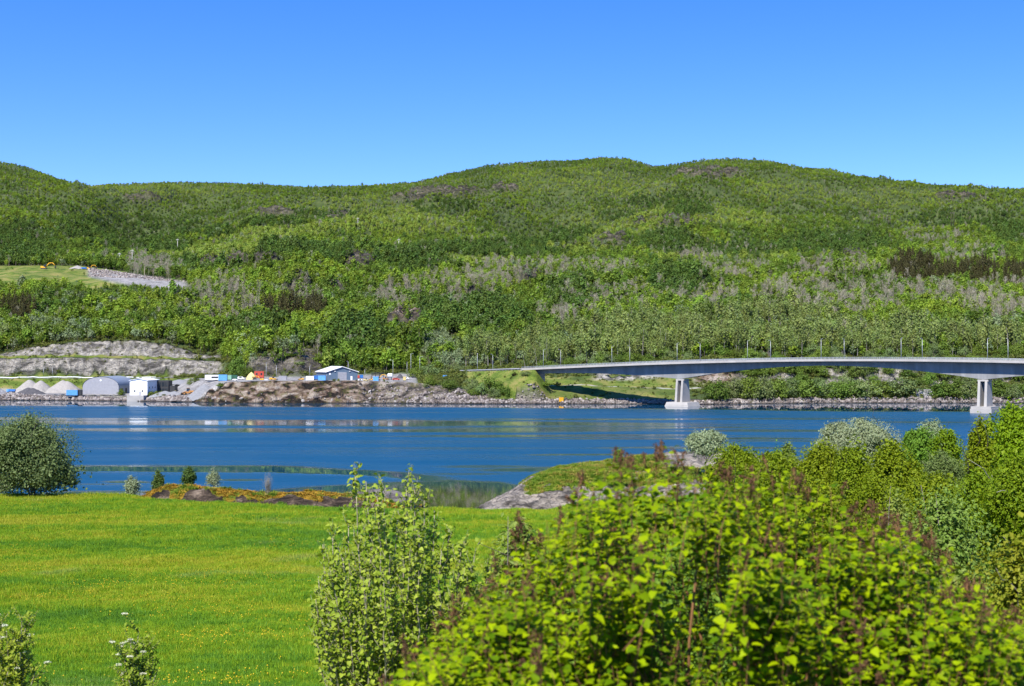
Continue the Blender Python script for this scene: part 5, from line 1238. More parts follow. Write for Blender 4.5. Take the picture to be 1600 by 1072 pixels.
for px, D, top, lab in ((746, 806, 553, 'grey street lamp at the left end of the approach road'), (770, 800, 554, 'grey street lamp on the approach road before the bridge'), (614, 826, 563, 'pale street lamp standing behind the row of yellow machines'), (636, 828, 566, 'street lamp between the machines and the white van'),
                       (642, 829, 553, 'tall street lamp just left of the black vehicle'), (656, 832, 558, 'street lamp before the pale roadside willows'), (484, 829, 572, 'short street lamp left of the blue-grey warehouse'), (544, 829, 565, 'street lamp rising behind the warehouse roof'),
                       (432, 829, 571, 'street lamp in front of the rock knoll'), (416, 829, 567, 'street lamp beside the red cabin'), (570, 828, 577, 'short street lamp right of the warehouse'), (68, 893, 574, 'slim lamp post left of its twin at the foot of the rock cut'), (82, 893, 574, 'slim lamp post right of its twin at the foot of the rock cut')):
    x = px2x(px, D); z = float(far_z(x, D)); z = max(z, float(row2z(590, D))) if D < 850 and px > 700 else z
    h = float(row2z(top, D)) - z; lp = dup(lamp0, (x, D, z), 2.0 + px * .37, (1, 1, h / 9.6)); tag(lp, lab, 'street lamp', 'street lamps along the far road')
def find_D(px, row, D0=1000):
    i = int(np.clip(round((px - PXC[0]) / 4), 0, len(PXC) - 1)); j = np.where((DSC > D0) & (FROW[i] <= row))[0]
    return float(DSC[j[0]]) if len(j) else 2000.0
M['pole_wood'] = plain_mat('pole_wood', (.07, .055, .045), .9, .2); M['pole_pale'] = plain_mat('weathered_pole', (.42, .40, .37), .8, .2)
def power_pole(px, top, base, twin, mat, lab, D0=1000):
    D = find_D(px, base, D0); x = px2x(px, D); z = float(far_z(x, D)); h = float(row2z(top, D)) - z
    root = empty('utility_pole', (x, D, z)); tag(root, lab, 'utility pole', 'power line poles on the hillside')
    for sx in ((-1.7, 1.7) if twin else (0,)):
        m = MB(); m.tube([(sx, 0, -1), (sx, 0, h)], [.34, .26], 7); m.build('pole', [M[mat]], root)
    m = MB(); m.box((0, -.3, h - .9), (7.0 if twin else 3.2, .3, .35)); m.build('crossarm', [M[mat]], root)
    for k in (-1, 0, 1): m = MB(); m.tube([(k * (3.0 if twin else 1.4), -.3, h - 1.08), (k * (3.0 if twin else 1.4), -.3, h - 2.0)], .14, 6); m.build('insulator', [M['steel']], root)
power_pole(1390, 330, 356, True, 'pole_wood', 'dark twin-legged power pole in the hillside clearing, left of two'); power_pole(1489, 331, 359, True, 'pole_wood', 'dark twin-legged power pole in the hillside clearing, right of two')
for px, a, b, lab in ((277, 373, 395, 'pale single power pole above the gravel bank'), (186, 395, 418, 'thin pale pole behind the end of the green field'), (206, 390, 418, 'tallest pale pole among bare trees above the gravel bank'), (623, 373, 398, 'lone pale pole on the knoll above the warehouse'), (559, 340, 360, 'white pole high on the wooded hill')):
    power_pole(px, a, b, False, 'pole_pale', lab)

# ------------------------------------------------------------------ trees one can tell apart on the far shore
def far_tree_kind(name, seed, n, rx, rz, h, L, W, leaf, bark, bottom=.1, clumps=26, spread=.32, trunk=True):
    r = np.random.default_rng(seed); mb = MB(); add_crown(mb, r, n, rx, rz, h - rz, L, W, clumps, spread, 0, .65, .5)
    me = mb.mesh('crown', [M[leaf]]); tb = MB()
    for s in range(3 if bark != 'bark_pale' else 1):
        tb.tube(lean_line(r, (r.normal() * .2, r.normal() * .2, -1), (r.normal() * rx * .3, r.normal() * rx * .3, h * .85), 6, .1), np.linspace(.18, .04, 6), 6)
    return me, tb.mesh('trunk', [M[bark]]), h
M['leaf_shore'] = leaf_mat('shore_shrub_leaves', (.085, .145, .016), (.145, .215, .035), .30)
M['leaf_shore_pale'] = leaf_mat('shore_willow_leaves', (.13, .19, .055), (.20, .265, .095), .30)
FK = {}
for s in range(4):
    FK['shrub', s] = far_tree_kind('shrub', 200 + s, 1700, 4.9, 4.0, 7.4, .66, .5, 'leaf_shore', 'bark_dark')
    FK['willow', s] = far_tree_kind('willow', 210 + s, 1700, 4.9, 4.0, 7.4, .6, .4, 'leaf_shore_pale', 'bark_grey')
    FK['birch', s] = far_tree_kind('birch', 220 + s, 520, 2.1, 5.0, 14.0, .5, .36, 'leaf_pale', 'bark_pale', clumps=22)
    FK['spruce', s] = (proto_spruce(230 + s, 8.0), None, 8.0)
FPROTO = {}
def far_tree(kind, px, D, top, width, label, group, cat='tree', z=None, r=np.random.default_rng(90)):
    s = int(r.integers(0, 4)); me, tr, h = FK[kind, s]
    x = px2x(px, D); zz = float(far_z(x, D)) - .25 if z is None else z
    H = max(2.0, float(row2z(top, D)) - zz); wm = {'shrub': 8.4, 'willow': 8.4, 'birch': 4.4, 'spruce': 4.6}[kind]; sx = width / F * D / wm
    nm = {'shrub': 'alder_shrub', 'willow': 'willow_shrub', 'birch': 'birch_tree', 'spruce': 'spruce_tree'}[kind]
    if tr is None:
        o = bpy.data.objects.new(nm, me); COL.objects.link(o)
    else:
        o = empty(nm)
        for n_, m_ in (('crown', me), ('trunk', tr)):
            c = bpy.data.objects.new(n_, m_); COL.objects.link(c); c.parent = o
    o.location = (x, D, zz); o.scale = (sx, sx * .9, H / h); o.rotation_euler.z = r.uniform(0, 6.28)
    tag(o, label, cat, group); return o
def gz_(px, D): return float(far_z(px2x(px, D), D))
GS = 'round green shrubs lining the far waterline right of the bridge pier'
r90 = np.random.default_rng(91)
for px, top, w, k in ((1120, 596, 26, 's'), (1148, 591, 26, 'w'), (1170, 589, 28, 's'), (1192, 588, 30, 'w'), (1214, 592, 26, 's'), (1232, 594, 28, 'w'), (1262, 594, 28, 's'), (1284, 592, 28, 'w'), (1306, 595, 22, 's'), (1330, 596, 28, 's'), (1352, 594, 30, 'w'),
                      (1376, 596, 28, 's'), (1409, 592, 42, 'w'), (1466, 600, 24, 's'), (1490, 596, 34, 's'), (1512, 598, 26, 'w'), (1562, 597, 28, 's'), (1584, 602, 24, 'w'), (1608, 600, 30, 's')):
    far_tree('shrub' if k == 's' else 'willow', px, np.interp(px, _pxs, _nd[:, 2]) + r90.uniform(5, 10), top - 2, w * 1.45, 'round green shrub in the row along the far waterline right of the bank-side pier', GS, 'shrub')
GB = 'shrubs and small trees covering the rock slope behind the bridge'
for px, D in [(q, r90.uniform(764, 788)) for q in np.arange(1150, 1640, 9)] + [(q, r90.uniform(797, 812)) for q in np.arange(850, 1640, 15)]:
    px = px + r90.normal() * 4; zt = gz_(px, D) + r90.uniform(4.5, 8.5)
    far_tree('shrub' if r90.uniform() < .7 else 'willow', px, D, float(to_row(zt, D)), r90.uniform(18, 28), 'green bush in the thicket on the rock slope seen under and over the bridge deck', GB, 'shrub')
for px in list(np.arange(880, 1060, 15)) + list(np.arange(870, 960, 18)):
    far_tree('willow' if r90.uniform() < .5 else 'shrub', px + r90.normal() * 4, r90.uniform(786, 800), 578 + r90.normal() * 4, r90.uniform(14, 24), 'low bush on the bank behind the first bridge span', 'low bushes behind the first bridge span', 'shrub')
GT = 'slim pale birches standing just behind the bridge'
for k, px in enumerate(np.sort(r90.uniform(800, 1400, 70))):
    far_tree('birch', px + r90.normal() * 3, r90.uniform(806, 850), np.interp(px, [800, 900, 1000, 1100, 1200, 1400], [533, 524, 516, 512, 520, 528]) + r90.normal() * 9, r90.uniform(12, 20), 'slim pale birch with a visible trunk in the stand just behind the bridge', GT)
for px, D, top, w, k, lab in ((672, 812, 568, 40, 'willow', 'pale rounded willow beside the yard road, left of two'), (712, 808, 566, 42, 'willow', 'pale rounded willow beside the yard road, right of two'), (703, 741, 593, 24, 'shrub', 'dark green bush on the rocks below the right rounded willow'), (672, 747, 588, 18, 'shrub', 'dark bush at the edge of the machine yard'),
                              (738, 738, 590, 24, 'willow', 'bush at the left end of the grassy embankment'), (764, 737, 587, 30, 'shrub', 'tall bush below the approach road railing'), (752, 734, 598, 22, 'willow', 'pale bush in front of the tall bush below the approach road'), (780, 735, 596, 22, 'shrub', 'bush right of the tall bush below the approach road'),
                              (792, 731, 604, 20, 'shrub', 'low dark bush near the waterline under the approach road'), (772, 730, 606, 20, 'willow', 'low pale bush near the waterline under the approach road'), (822, 734, 602, 18, 'willow', 'small pale bush on the grass left of the lone bank bush'), (852, 734, 599, 22, 'shrub', 'lone round bush on the grass below the bridge end'), (664, 742, 604, 16, 'willow', 'small scrub bush on the brown rocks'),
                              (740, 733, 606, 18, 'shrub', 'small bush above the stony shore left of the embankment'), (650, 812, 574, 22, 'shrub', 'bush at the left of the two rounded willows'), (345, 750, 599, 12, 'shrub', 'small bush clinging to the rusty rock beside the gravel fan'), (190, 788, 608, 11, 'shrub', 'small bush between the arched hall and the white building'), (306, 795, 588, 12, 'shrub', 'bush on the crest left of the white cabin'), (298, 800, 590, 10, 'willow', 'little bush beside the grey gravel slope'),
                              (372, 842, 556, 26, 'shrub', 'dark tree between the rock cut and the knoll'), (388, 838, 572, 16, 'shrub', 'bush at the foot of the knoll'), (470, 838, 574, 18, 'willow', 'bush left of the warehouse'), (452, 846, 560, 24, 'shrub', 'bush on the right flank of the knoll'), (500, 846, 562, 26, 'shrub', 'tree behind the left end of the warehouse'), (528, 850, 560, 26, 'shrub', 'tree behind the warehouse ridge'), (560, 846, 562, 28, 'willow', 'tree behind the right gable of the warehouse')):
    far_tree(k, px, D, top, w, lab, 'bushes around the far yard', 'shrub')
far_tree('spruce', 804, 741, 585, 12, 'small dark conifer alone on the bank below the bridge approach', 'bushes around the far yard', 'tree')
for k in range(30):
    px = 10 + k * 11.5; far_tree('willow' if k % 3 == 0 else 'shrub', px + r90.normal() * 5, r90.uniform(931, 940), np.interp(px, [0, 60, 110, 200, 300, 345], [512, 508, 510, 505, 516, 522]) + r90.normal() * 6, r90.uniform(22, 34), 'leafy tree in the row along the top of the left rock cut', 'trees along the top of the left rock cut')
# low growth on the banks of the far shore
def bank_scrub():
    r = np.random.default_rng(61); N = 60000
    px = r.uniform(-150, 1750, N); D = r.uniform(715, 935, N); x = px2x(px, D); z = far_z(x, D)
    i = np.clip(np.round((px - PXC[0]) / 4.0), 0, len(PXC) - 1).astype(int); j = np.clip(np.round(np.interp(D, DSC, np.arange(len(DSC)))), 0, len(DSC) - 1).astype(int)
    rk, gv, rd, pa, gr = m_rock[i, j], m_grav[i, j], np.maximum(m_road[i, j], 0), m_path[i, j], m_gr[i, j]
    pat = fbm(x / 9, D / 9, 3, 3)
    pr = np.where(rk > .5, .05 + .35 * (pat > .35), np.where(gr > .4, .10 + .3 * (pat > .15), .6))
    ok = (z > 2.2) & (gv < .3) & (rd < .5) & (pa < .5) & (r.uniform(size=N) < pr)
    near_b = (px > 730) & (D < 760); ok &= ~near_b | (r.uniform(size=N) < .5)
    x, D, z, gr, rk = x[ok], D[ok], z[ok], gr[ok], rk[ok]; n = len(x)
    s = np.exp(r.normal(size=n) * .4) * np.where((gr > .4) | (rk > .5), .16, .30)
    M['leaf_scrub'] = leaf_mat('bank_scrub_leaves', (.085, .125, .018), (.165, .18, .045), .3, objvar=.35)
    protos = [proto_round(300 + k, 200, 2.9, 2.0, 4.2, 1.0, .7, 'leaf_scrub') for k in range(4)]
    scatter('bank_undergrowth', 'low scrub and weeds on the banks of the far shore', np.stack([x, D, z - .1], -1), np.stack([np.zeros(n), np.zeros(n), r.uniform(0, 6.28, n)], -1), s[:, None] * np.ones(3), r.integers(0, 4, n), protos)
bank_scrub()
# ------------------------------------------------------------------ the yard on the far shore
def paint(name, col, rough=.45): 
    if name not in M: M[name] = plain_mat(name, col, rough, .4, .10, .8)
    return M[name]
WHITE = paint('white_paint', (.78, .78, .77)); GLASS = paint('dark_glass', (.02, .025, .03), .12); TYRE = paint('tyre_rubber', (.025, .025, .025), .9)
BLUE = paint('blue_paint', (.03, .14, .42)); LBLUE = paint('light_blue_paint', (.10, .30, .60)); YEL = paint('yellow_paint', (.62, .32, .012)); PYEL = paint('pale_yellow', (.55, .45, .18), .7)
RED = paint('red_paint', (.42, .06, .035)); GREEN = paint('dark_green_paint', (.03, .10, .06)); LGREEN = paint('light_green_paint', (.22, .42, .30)); DARK = paint('dark_steel', (.03, .03, .032), .6)
BGREY = paint('blue_grey_cladding', (.085, .125, .175), .6); LGREY = paint('light_grey_sheet', (.27, .27, .29), .55); SILV = paint('silver_sheet', (.22, .25, .29), .4); ORANGE = paint('orange_brown_paint', (.34, .15, .03)); ROOFW = paint('white_sheet_roof', (.80, .80, .80), .4)
def m_px(n, D): return n / F * D
def gz(px, D): return float(far_z(px2x(px, D), D))
def hall():
    D = 792; x = px2x(157.5, D); z = gz(157, D + 6) - .4; w = m_px(57, D) / 2; h = float(row2z(588.3, D)) - z; L = 34; e = h * .42
    root = empty('arched_hall', (x, D, z)); tag(root, 'light grey arched storage hall between gravel heaps and the white building', 'hall')
    th = np.linspace(0, math.pi, 25); arc = [(math.cos(a) * w, e + math.sin(a) ** .92 * (h - e)) for a in th]
    f = MB(); f.prism([(w - .15, 0)] + [(c * .985, q - .12) for c, q in arc] + [(-w + .15, 0)], 0, .3, 'y'); f.build('front_wall', [LGREY], root)
    f = MB(); f.prism([(w - .15, 0)] + [(c * .985, q - .12) for c, q in arc] + [(-w + .15, 0)], L - .3, L, 'y'); f.build('back_wall', [LGREY], root)
    rf = MB(); A = np.array(arc); n = len(A); ys = np.linspace(-.25, L + .25, 22)
    V = np.concatenate([np.stack([A[:, 0] * (1 + .004 * (k % 2)), np.full(n, y), A[:, 1] + .03 * (k % 2)], -1) for k, y in enumerate(ys)]); rf.add(V, grid_faces(len(ys), n), 0)
    rf.build('roof', [SILV], root)
    for s in (-1, 1):
        sw = MB(); sw.box((s * (w - .18), L / 2, e / 2), (.3, L - .7, e)); wo = sw.build('side_wall', [SILV], root)
        if s > 0:
            for y, ww in ((6, 5), (15, 4), (24, 5)): g = MB(); g.box((s * (w - .02), y, e * .42), (.06, ww, e * .8)); g.build('doorway', [DARK], wo)
    v = MB(); v.wheel((0, -.06, h - 2.2), .55, .12, 0, 'y'); v.build('vent', [WHITE], root)
hall()
def white_building():
    D = 771; x0, x1 = px2x(203, D), px2x(230.3, D); w = x1 - x0; z = 3.3; h = float(row2z(594.6, D)) - z; ap = float(row2z(592, D)) - z; L = 26
    root = empty('quay_building', ((x0 + x1) / 2, D, z)); tag(root, 'bright white two-storey building on a concrete quay with a dark glazed extension', 'building')
    b = MB(); b.prism([(-w / 2, 0), (w / 2, 0), (w / 2, h), (0, ap), (-w / 2, h)], 0, L, 'y'); wl = b.build('wall', [WHITE], root)
    for px in (210.6, 222.8):
        g = MB(); g.box((px2x(px, D) - (x0 + x1) / 2, -.03, float(row2z(611, D)) - z), (.95, .08, .95)); g.build('window', [GLASS], wl)
    g = MB(); g.box((px2x(219, D) - (x0 + x1) / 2, -.03, 1.05), (1.0, .08, 2.1)); g.build('door', [LGREY], wl)
    for y in (5, 11, 17): g = MB(); g.box((w / 2 + .02, y, h * .5), (.08, 1.0, 1.1)); g.build('window', [GLASS], wl)
    r = MB()
    for s in (-1, 1):
        a = np.array([0, ap + .02]); c = np.array([s * (w / 2 + .45), h - .10]); t = np.array([0, .22])
        r.prism([a, c, c + t, a + t][::s], -.5, L + .4, 'y')
    r.build('roof', [ROOFW], root)
    ex = MB(); ex.box((w / 2 + 3.4, L - .5, 3.9), (6.4, 9, 7.8)); eo = ex.build('extension', [DARK], root)
    for i in range(3):
        for j in range(2): g = MB(); g.box((w / 2 + 1.5 + i * 2.0, L - 5.03, 2.0 + j * 3.6), (1.5, .1, 2.4)); g.build('window', [GLASS], eo)
    ex = MB(); ex.box((w / 2 + 8.3, L - .5, 2.4), (3.3, 7, 4.8)); ex.build('annex', [DARK], root)
    q = MB(); q.prism([(px2x(204.5, D), -3), (px2x(230.6, D), -3), (px2x(230.4, D), 3.28), (px2x(204.6, D), 3.28)], 763, 773, 'y'); qo = q.build('quay', [M['concrete_light']]); tag(qo, 'pale concrete quay under the white building', 'quay')
white_building()
def warehouse():
    A = np.array(at(510.7, 762, z=11.7)); th = R(21); g = np.array([math.cos(th), math.sin(th), 0]); s = np.array([-math.sin(th), math.cos(th), 0]); W = 17.4; L = 25.5; e, ap = 4.55, 7.35
    root = empty('warehouse', A, th); tag(root, 'blue-grey warehouse with a white sheet roof above the rocky bank', 'warehouse')
    b = MB(); b.prism([(0, -1), (W, -1), (W, e), (W / 2, ap), (0, e)], 0, L, 'y'); wl = b.build('wall', [BGREY], root)
    d = MB(); d.box((W * .5, -.04, 2.2), (5.0, .12, 4.4))
    for k in range(4): d.box((W * .5, -.12, .55 + k * 1.1), (4.96, .05, 1.02))
    d.build('loading_door', [LGREY], wl)
    d = MB(); d.box((W * .80, -.04, 1.1), (1.05, .12, 2.2)); d.build('door', [WHITE], wl)
    for u in (.26, .74): d = MB(); d.box((W * u, -.25, 4.9), (.7, .5, .3)); d.build('floodlight', [WHITE], wl)
    d = MB(); d.box((1.7, -.04, 3.5), (.9, .1, .9)); d.build('sign', [WHITE], wl)
    r = MB()
    for q in (0, 1):
        a = np.array([W / 2, ap + .02]); c = np.array([-.7, e - .2]) if q == 0 else np.array([W + .7, e - .2]); t = np.array([0, .28]); poly = [a, c, c + t, a + t]; r.prism(poly[::(1 if q == 0 else -1)], -.7, L + .6, 'y')
    r.build('roof', [ROOFW], root)
    gt = MB(); gt.tube([(-.06, .3, 0), (-.06, .3, e - .3)], .09, 6); gt.build('downpipe', [SILV], root)
warehouse()
def container(name, px0, px1, top, base, D, mat, label, cat='container', rz=.06, deep=None, feat=None, z=None):
    w = m_px(px1 - px0, D); h = m_px(base - top, D); x = px2x((px0 + px1) / 2, D); z = float(row2z(base, D)) - .15 if z is None else z; dp = deep or min(2.5, w)
    root = empty(name, (x, D, z), rz); tag(root, label, cat, None)
    b = MB(); b.box((0, 0, h / 2 + .1), (w, dp, h))
    n = max(4, int(w / .6))
    for k in range(n): b.box((-w / 2 + (k + .5) * w / n, -dp / 2 - .03, h / 2 + .1), (w / n * .5, .08, h * .86))
    bo = b.build('body', [mat], root)
    t = MB(); t.box((0, 0, h + .16), (w + .1, dp + .1, .12)); t.build('roof', [mat], root)
    t = MB(); t.box((0, 0, -.1), (w * .95, dp * .9, .36)); t.build('base_frame', [DARK], root)
    if feat == 'windows':
        for k in range(max(2, int(w / 2.2))): g = MB(); g.box((-w / 2 + (k + .5) * w / max(2, int(w / 2.2)), -dp / 2 - .09, h * .62), (1.0, .06, h * .32)); g.build('window', [GLASS], bo)
    elif feat == 'strip': g = MB(); g.box((w * .22, -dp / 2 - .09, h * .55), (w * .5, .06, h * .4)); g.build('window', [GLASS], bo)
    else:
        for s in (-1, 1): g = MB(); g.box((w / 2 + .04, s * dp * .24, h * .5), (.06, dp * .42, h * .9)); g.build('door', [mat], bo)
    return root
container('site_cabin', 321, 342, 586, 593.2, 785, WHITE, 'long white site cabin with a dark window strip above the gravel fan', 'cabin', feat='strip')
container('shipping_container', 342, 355, 585.6, 594.6, 774, LBLUE, 'bright blue container between the white cabin and the green one')
container('shipping_container', 355.3, 362, 586.4, 593.2, 780, LGREEN, 'pale green container right of the bright blue one')
container('shipping_container', 362, 371, 586.2, 592.4, 784, GREEN, 'dark green container beside the pale green one')
container('site_cabin', 398, 412.5, 579.6, 589.5, 812, RED, 'red cabin raised behind the yellow dome', 'cabin', feat='windows', z=float(row2z(590.5, 812)))
container('shipping_container', 436, 448, 587.6, 594, 772, LGREY, 'plain whitish box left of the warehouse bushes')
container('shipping_container', 478.5, 490.5, 588, 594.4, 766, WHITE, 'white container at the left corner of the warehouse')
container('shipping_container', 490.5, 497, 587, 592.6, 771, BLUE, 'dark blue container between the white and the light blue ones')
container('shipping_container', 497.4, 509, 587, 594.2, 758, LBLUE, 'light blue container against the long side of the warehouse')
container('shipping_container', 583, 591.5, 588.6, 595.4, 756, LBLUE, 'vivid blue container among the yellow machines')
container('shipping_container', 562.5, 567.5, 585.8, 590.4, 806, BLUE, 'small deep blue container at the right corner of the warehouse')
container('shipping_container', 555, 562, 586.6, 590.4, 806, RED, 'small faded red container behind the warehouse corner')
container('skip_container', 105, 122, 609.6, 617.4, 782, LBLUE, 'light blue skip in front of the right gravel heap', 'skip', .1, 3.0)
container('machine_box', 122.5, 128.5, 609, 617, 783, DARK, 'dark steel box next to the light blue skip', 'box', .1, 2.6)
container('fish_box', 873.4, 880.2, 618.6, 625.2, 722, YEL, 'yellow box standing on the shore below the bridge grass', 'box', .05, 2.2, z=1.0)
container('site_cabin', 692, 698.5, 586.5, 592, 786, LBLUE, 'small turquoise hut beside the road by the willows', 'hut', feat='windows')
def dome():
    D = 782; x = px2x(393, D); z = float(row2z(594.4, D)); rr = m_px(17, D) / 2; h = m_px(13.2, D)
    th = np.arange(24) / 24 * 6.283; u = np.linspace(0, 1, 9); V = np.concatenate([np.stack([np.cos(th) * rr * (1 - k ** 1.7), np.sin(th) * rr * (1 - k ** 1.7), np.full(24, h * (k ** .85))], -1) + .04 * np.random.default_rng(2).normal(size=(24, 3)) for k in u])
    root = empty('storage_dome', (x, D, z)); tag(root, 'pale yellow rounded storage dome beside the red cabin', 'dome')
    m = MB(); m.add(V, np.concatenate([np.stack([np.arange(24) + k * 24, (np.arange(24) + 1) % 24 + k * 24, (np.arange(24) + 1) % 24 + k * 24 + 24, np.arange(24) + k * 24 + 24], -1) for k in range(8)]), 0, True); m.build('cover', [PYEL], root)
    m = MB(); m.box((rr * .55, -rr * .72, h * .22), (2.0, .6, h * .44)); m.build('doorway', [DARK], root)
dome()
def loader(px0, px1, base, D, mat, label, flip=1, kind='wheel_loader', s=None, z=None):
    w = m_px(px1 - px0, D); k = (s or w / 7.6); root = empty(kind, (px2x((px0 + px1) / 2, D), D, float(row2z(base, D)) if z is None else z), 0 if flip > 0 else math.pi); root.scale = (k, k, k); tag(root, label, 'loader', 'yellow machines and vehicles parked on the far yard')
    b = MB(); b.box((-1.9, 0, 1.7), (2.8, 1.9, 1.3), taper=.85); b.box((.6, 0, 1.35), (2.2, 1.5, .9)); b.build('body', [mat], root)
    c = MB(); c.box((-.2, 0, 2.75), (1.5, 1.6, 1.5), taper=.85); co = c.build('cab', [GLASS], root)
    c = MB(); c.box((-.2, 0, 3.56), (1.5, 1.7, .12)); c.build('cab_roof', [mat], co)
    for x in (-2.0, 1.5):
        for y in (-1.05, 1.05): q = MB(); q.wheel((x, y, .8), .8, .6); wo = q.build('wheel', [TYRE], root); q = MB(); q.wheel((x, y * 1.31, .8), .38, .1); q.build('rim', [mat], wo)
    a = MB()
    for y in (-.55, .55): a.tube([(.9, y, 1.9), (2.2, y, 1.5), (3.1, y, .6)], .16, 6)
    a.build('lift_arm', [mat], root)
    q = MB(); q.prism([(2.9, .1), (4.1, .05), (3.9, .25), (3.3, .5), (3.2, 1.3), (2.9, 1.2)], -1.35, 1.35, 'y'); q.build('bucket', [DARK], root)
    return root
def excavator(px0, px1, base, D, mat, label, flip=1, s=None, z=None, group='yellow machines and vehicles parked on the far yard'):
    w = m_px(px1 - px0, D); k = s or w / 10.0; root = empty('excavator', (px2x((px0 + px1) / 2, D), D, float(row2z(base, D)) if z is None else z), 0 if flip > 0 else math.pi); root.scale = (k, k, k); tag(root, label, 'excavator', group)
    for y in (-1.1, 1.1): q = MB(); q.prism([(-4.1, .45), (-3.7, .02), (-.5, .02), (-.1, .45), (-.5, .9), (-3.7, .9)], y - .3, y + .3, 'y'); q.build('track', [DARK], root)
    b = MB(); b.box((-2.6, 0, 1.65), (3.2, 2.5, 1.1), taper=.92); b.box((-3.7, 0, 1.7), (1.0, 2.4, 1.2)); b.box((-2.1, 0, 1.0), (1.6, 1.6, .3)); b.build('body', [mat], root)
    c = MB(); c.box((-1.5, -.75, 2.45), (1.4, 1.0, 1.5), taper=.9); c.build('cab', [GLASS], root)
    a = MB()
    for p, q in (((-1.0, 1.7), (1.0, 4.3)), ((1.0, 4.3), (3.4, 4.5))): a.tube([(p[0], .3, p[1]), (q[0], .3, q[1])], .30, 6)
    a.build('boom', [mat], root)
    a = MB(); a.tube([(3.3, .3, 4.6), (5.3, .3, 2.6)], .24, 6); a.build('arm', [mat], root)
    q = MB(); q.prism([(5.1, 2.7), (5.6, 2.5), (5.7, 1.5), (4.9, 1.1), (4.7, 1.5), (5.2, 1.8)], -.35, .95, 'y'); q.build('bucket', [DARK], root)
    return root
def truck(px0, px1, base, D, cabm, bedm, label, flip=1, z=None):
    w = m_px(px1 - px0, D); k = w / 7.6; root = empty('dump_truck', (px2x((px0 + px1) / 2, D), D, float(row2z(base, D)) if z is None else z), 0 if flip > 0 else math.pi); root.scale = (k, k, k); tag(root, label, 'truck')
    c = MB(); c.box((2.8, 0, 1.9), (1.9, 2.4, 2.4), taper=.93); co = c.build('cab', [cabm], root); g = MB(); g.box((3.72, 0, 2.4), (.12, 2.0, .8)); g.build('windscreen', [GLASS], co); g = MB(); g.box((2.9, -1.2, 2.4), (1.0, .1, .8)); g.build('window', [GLASS], co)
    b = MB(); b.prism([(-3.8, 1.2), (1.7, 1.2), (1.7, 3.1), (-4.1, 2.9)], -1.25, 1.25, 'y'); b.build('bed', [bedm], root)
    f = MB(); f.box((-.3, 0, .95), (7.2, 1.0, .35)); f.build('chassis', [DARK], root)
    for x in (-2.9, -1.6, 2.7):
        for y in (-1.05, 1.05): q = MB(); q.wheel((x, y, .52), .52, .4); q.build('wheel', [TYRE], root)
    return root
def car(px0, px1, base, D, mat, label, kind='parked_car', rz=0.0, z=None):
    w = m_px(px1 - px0, D); van = kind == 'parked_van'; L0 = 5.2 if van else 4.4; k = w / L0; root = empty(kind, (px2x((px0 + px1) / 2, D), D, float(row2z(base, D)) if z is None else z), rz); root.scale = (k, k, min(k, 1.35)); tag(root, label, 'van' if van else 'car', 'yellow machines and vehicles parked on the far yard')
    b = MB(); hh = 2.0 if van else 1.45
    poly = [(-2.5, .35), (2.5, .35), (2.55, .95), (1.8, 1.15), (1.2, hh), (-2.4, hh), (-2.55, 1.0)] if van else [(-2.15, .35), (2.15, .35), (2.2, .75), (1.1, .95), (.5, hh), (-1.2, hh), (-1.9, .98), (-2.2, .9)]
    b.prism(poly, -.85, .85, 'y'); bo = b.build('body', [mat], root)
    for y in (-.86, .86): g = MB(); g.prism([(-1.5, .98), (1.0, .98), (.5, hh - .12), (-1.15, hh - .12)], y - .02, y + .02, 'y'); g.build('window', [GLASS], bo)
    for x in (-1.4, 1.4):
        for y in (-.78, .78): q = MB(); q.wheel((x, y, .33), .33, .22); q.build('wheel', [TYRE], root)
    return root
loader(420, 434.5, 594.6, 770, YEL, 'yellow wheel loader between the red cabin and the whitish box')
excavator(399, 411, 595.4, 768, YEL, 'yellow excavator parked in front of the dome and red cabin', -1, .62)
loader(465, 475.5, 594.2, 766, YEL, 'bright yellow loader left of the white container', -1)
car(413, 419, 594.4, 768, WHITE, 'small white car between the yellow excavator and loader')
car(363, 371.5, 594.6, 768, WHITE, 'white car parked below the dark green container')
car(371.5, 382, 592.6, 782, WHITE, 'white van left of the yellow dome', 'parked_van')
car(559.5, 567.5, 595.6, 760, WHITE, 'white van right beside the warehouse', 'parked_van')
loader(567, 578, 596, 757, PYEL, 'faded pale yellow loader beside the white van'); loader(575, 585, 594.6, 766, YEL, 'yellow loader left of the vivid blue container', -1)
excavator(588, 601, 594.4, 764, YEL, 'yellow excavator right of the vivid blue container', 1, .7); loader(597, 608.5, 594, 762, ORANGE, 'orange loader left of the white tank', 1)
car(613, 625, 594.2, 764, RED, 'red car among the machines near the tall lamp'); car(630, 639, 592.2, 778, WHITE, 'white van behind the yellow barrel', 'parked_van'); car(643, 650.5, 590.8, 790, DARK, 'black van left of the roadside willows', 'parked_van'); car(670, 677, 590.4, 796, WHITE, 'white car on the road by the willows')
container('oil_tank', 630, 634.4, 588.6, 594, 764, PYEL, 'small pale yellow tank in front of the white van', 'tank', .0, 1.6)
def rack():
    D = 812; x = px2x(590, D); z = gz(590, D) - .1; w = m_px(18, D); h = float(row2z(582, D)) - z; root = empty('pipe_rack', (x, D, z)); tag(root, 'dark steel rack behind the yellow machines', 'rack')
    f = MB()
    for s in np.linspace(-w / 2, w / 2, 4): f.box((s, -.8, h / 2), (.2, .2, h)); f.box((s, .8, h / 2), (.2, .2, h))
    for q in (.45, .75, .98): f.box((0, 0, h * q), (w, 1.8, .15))
    f.build('frame', [DARK], root); p = MB()
    for q in (.5, .8): 
        for y in (-.55, -.2, .15, .5): p.tube([(-w / 2, y, h * q + .22), (w / 2, y, h * q + .22)], .15, 7)
    p.build('stored_pipes', [DARK], root)
rack()
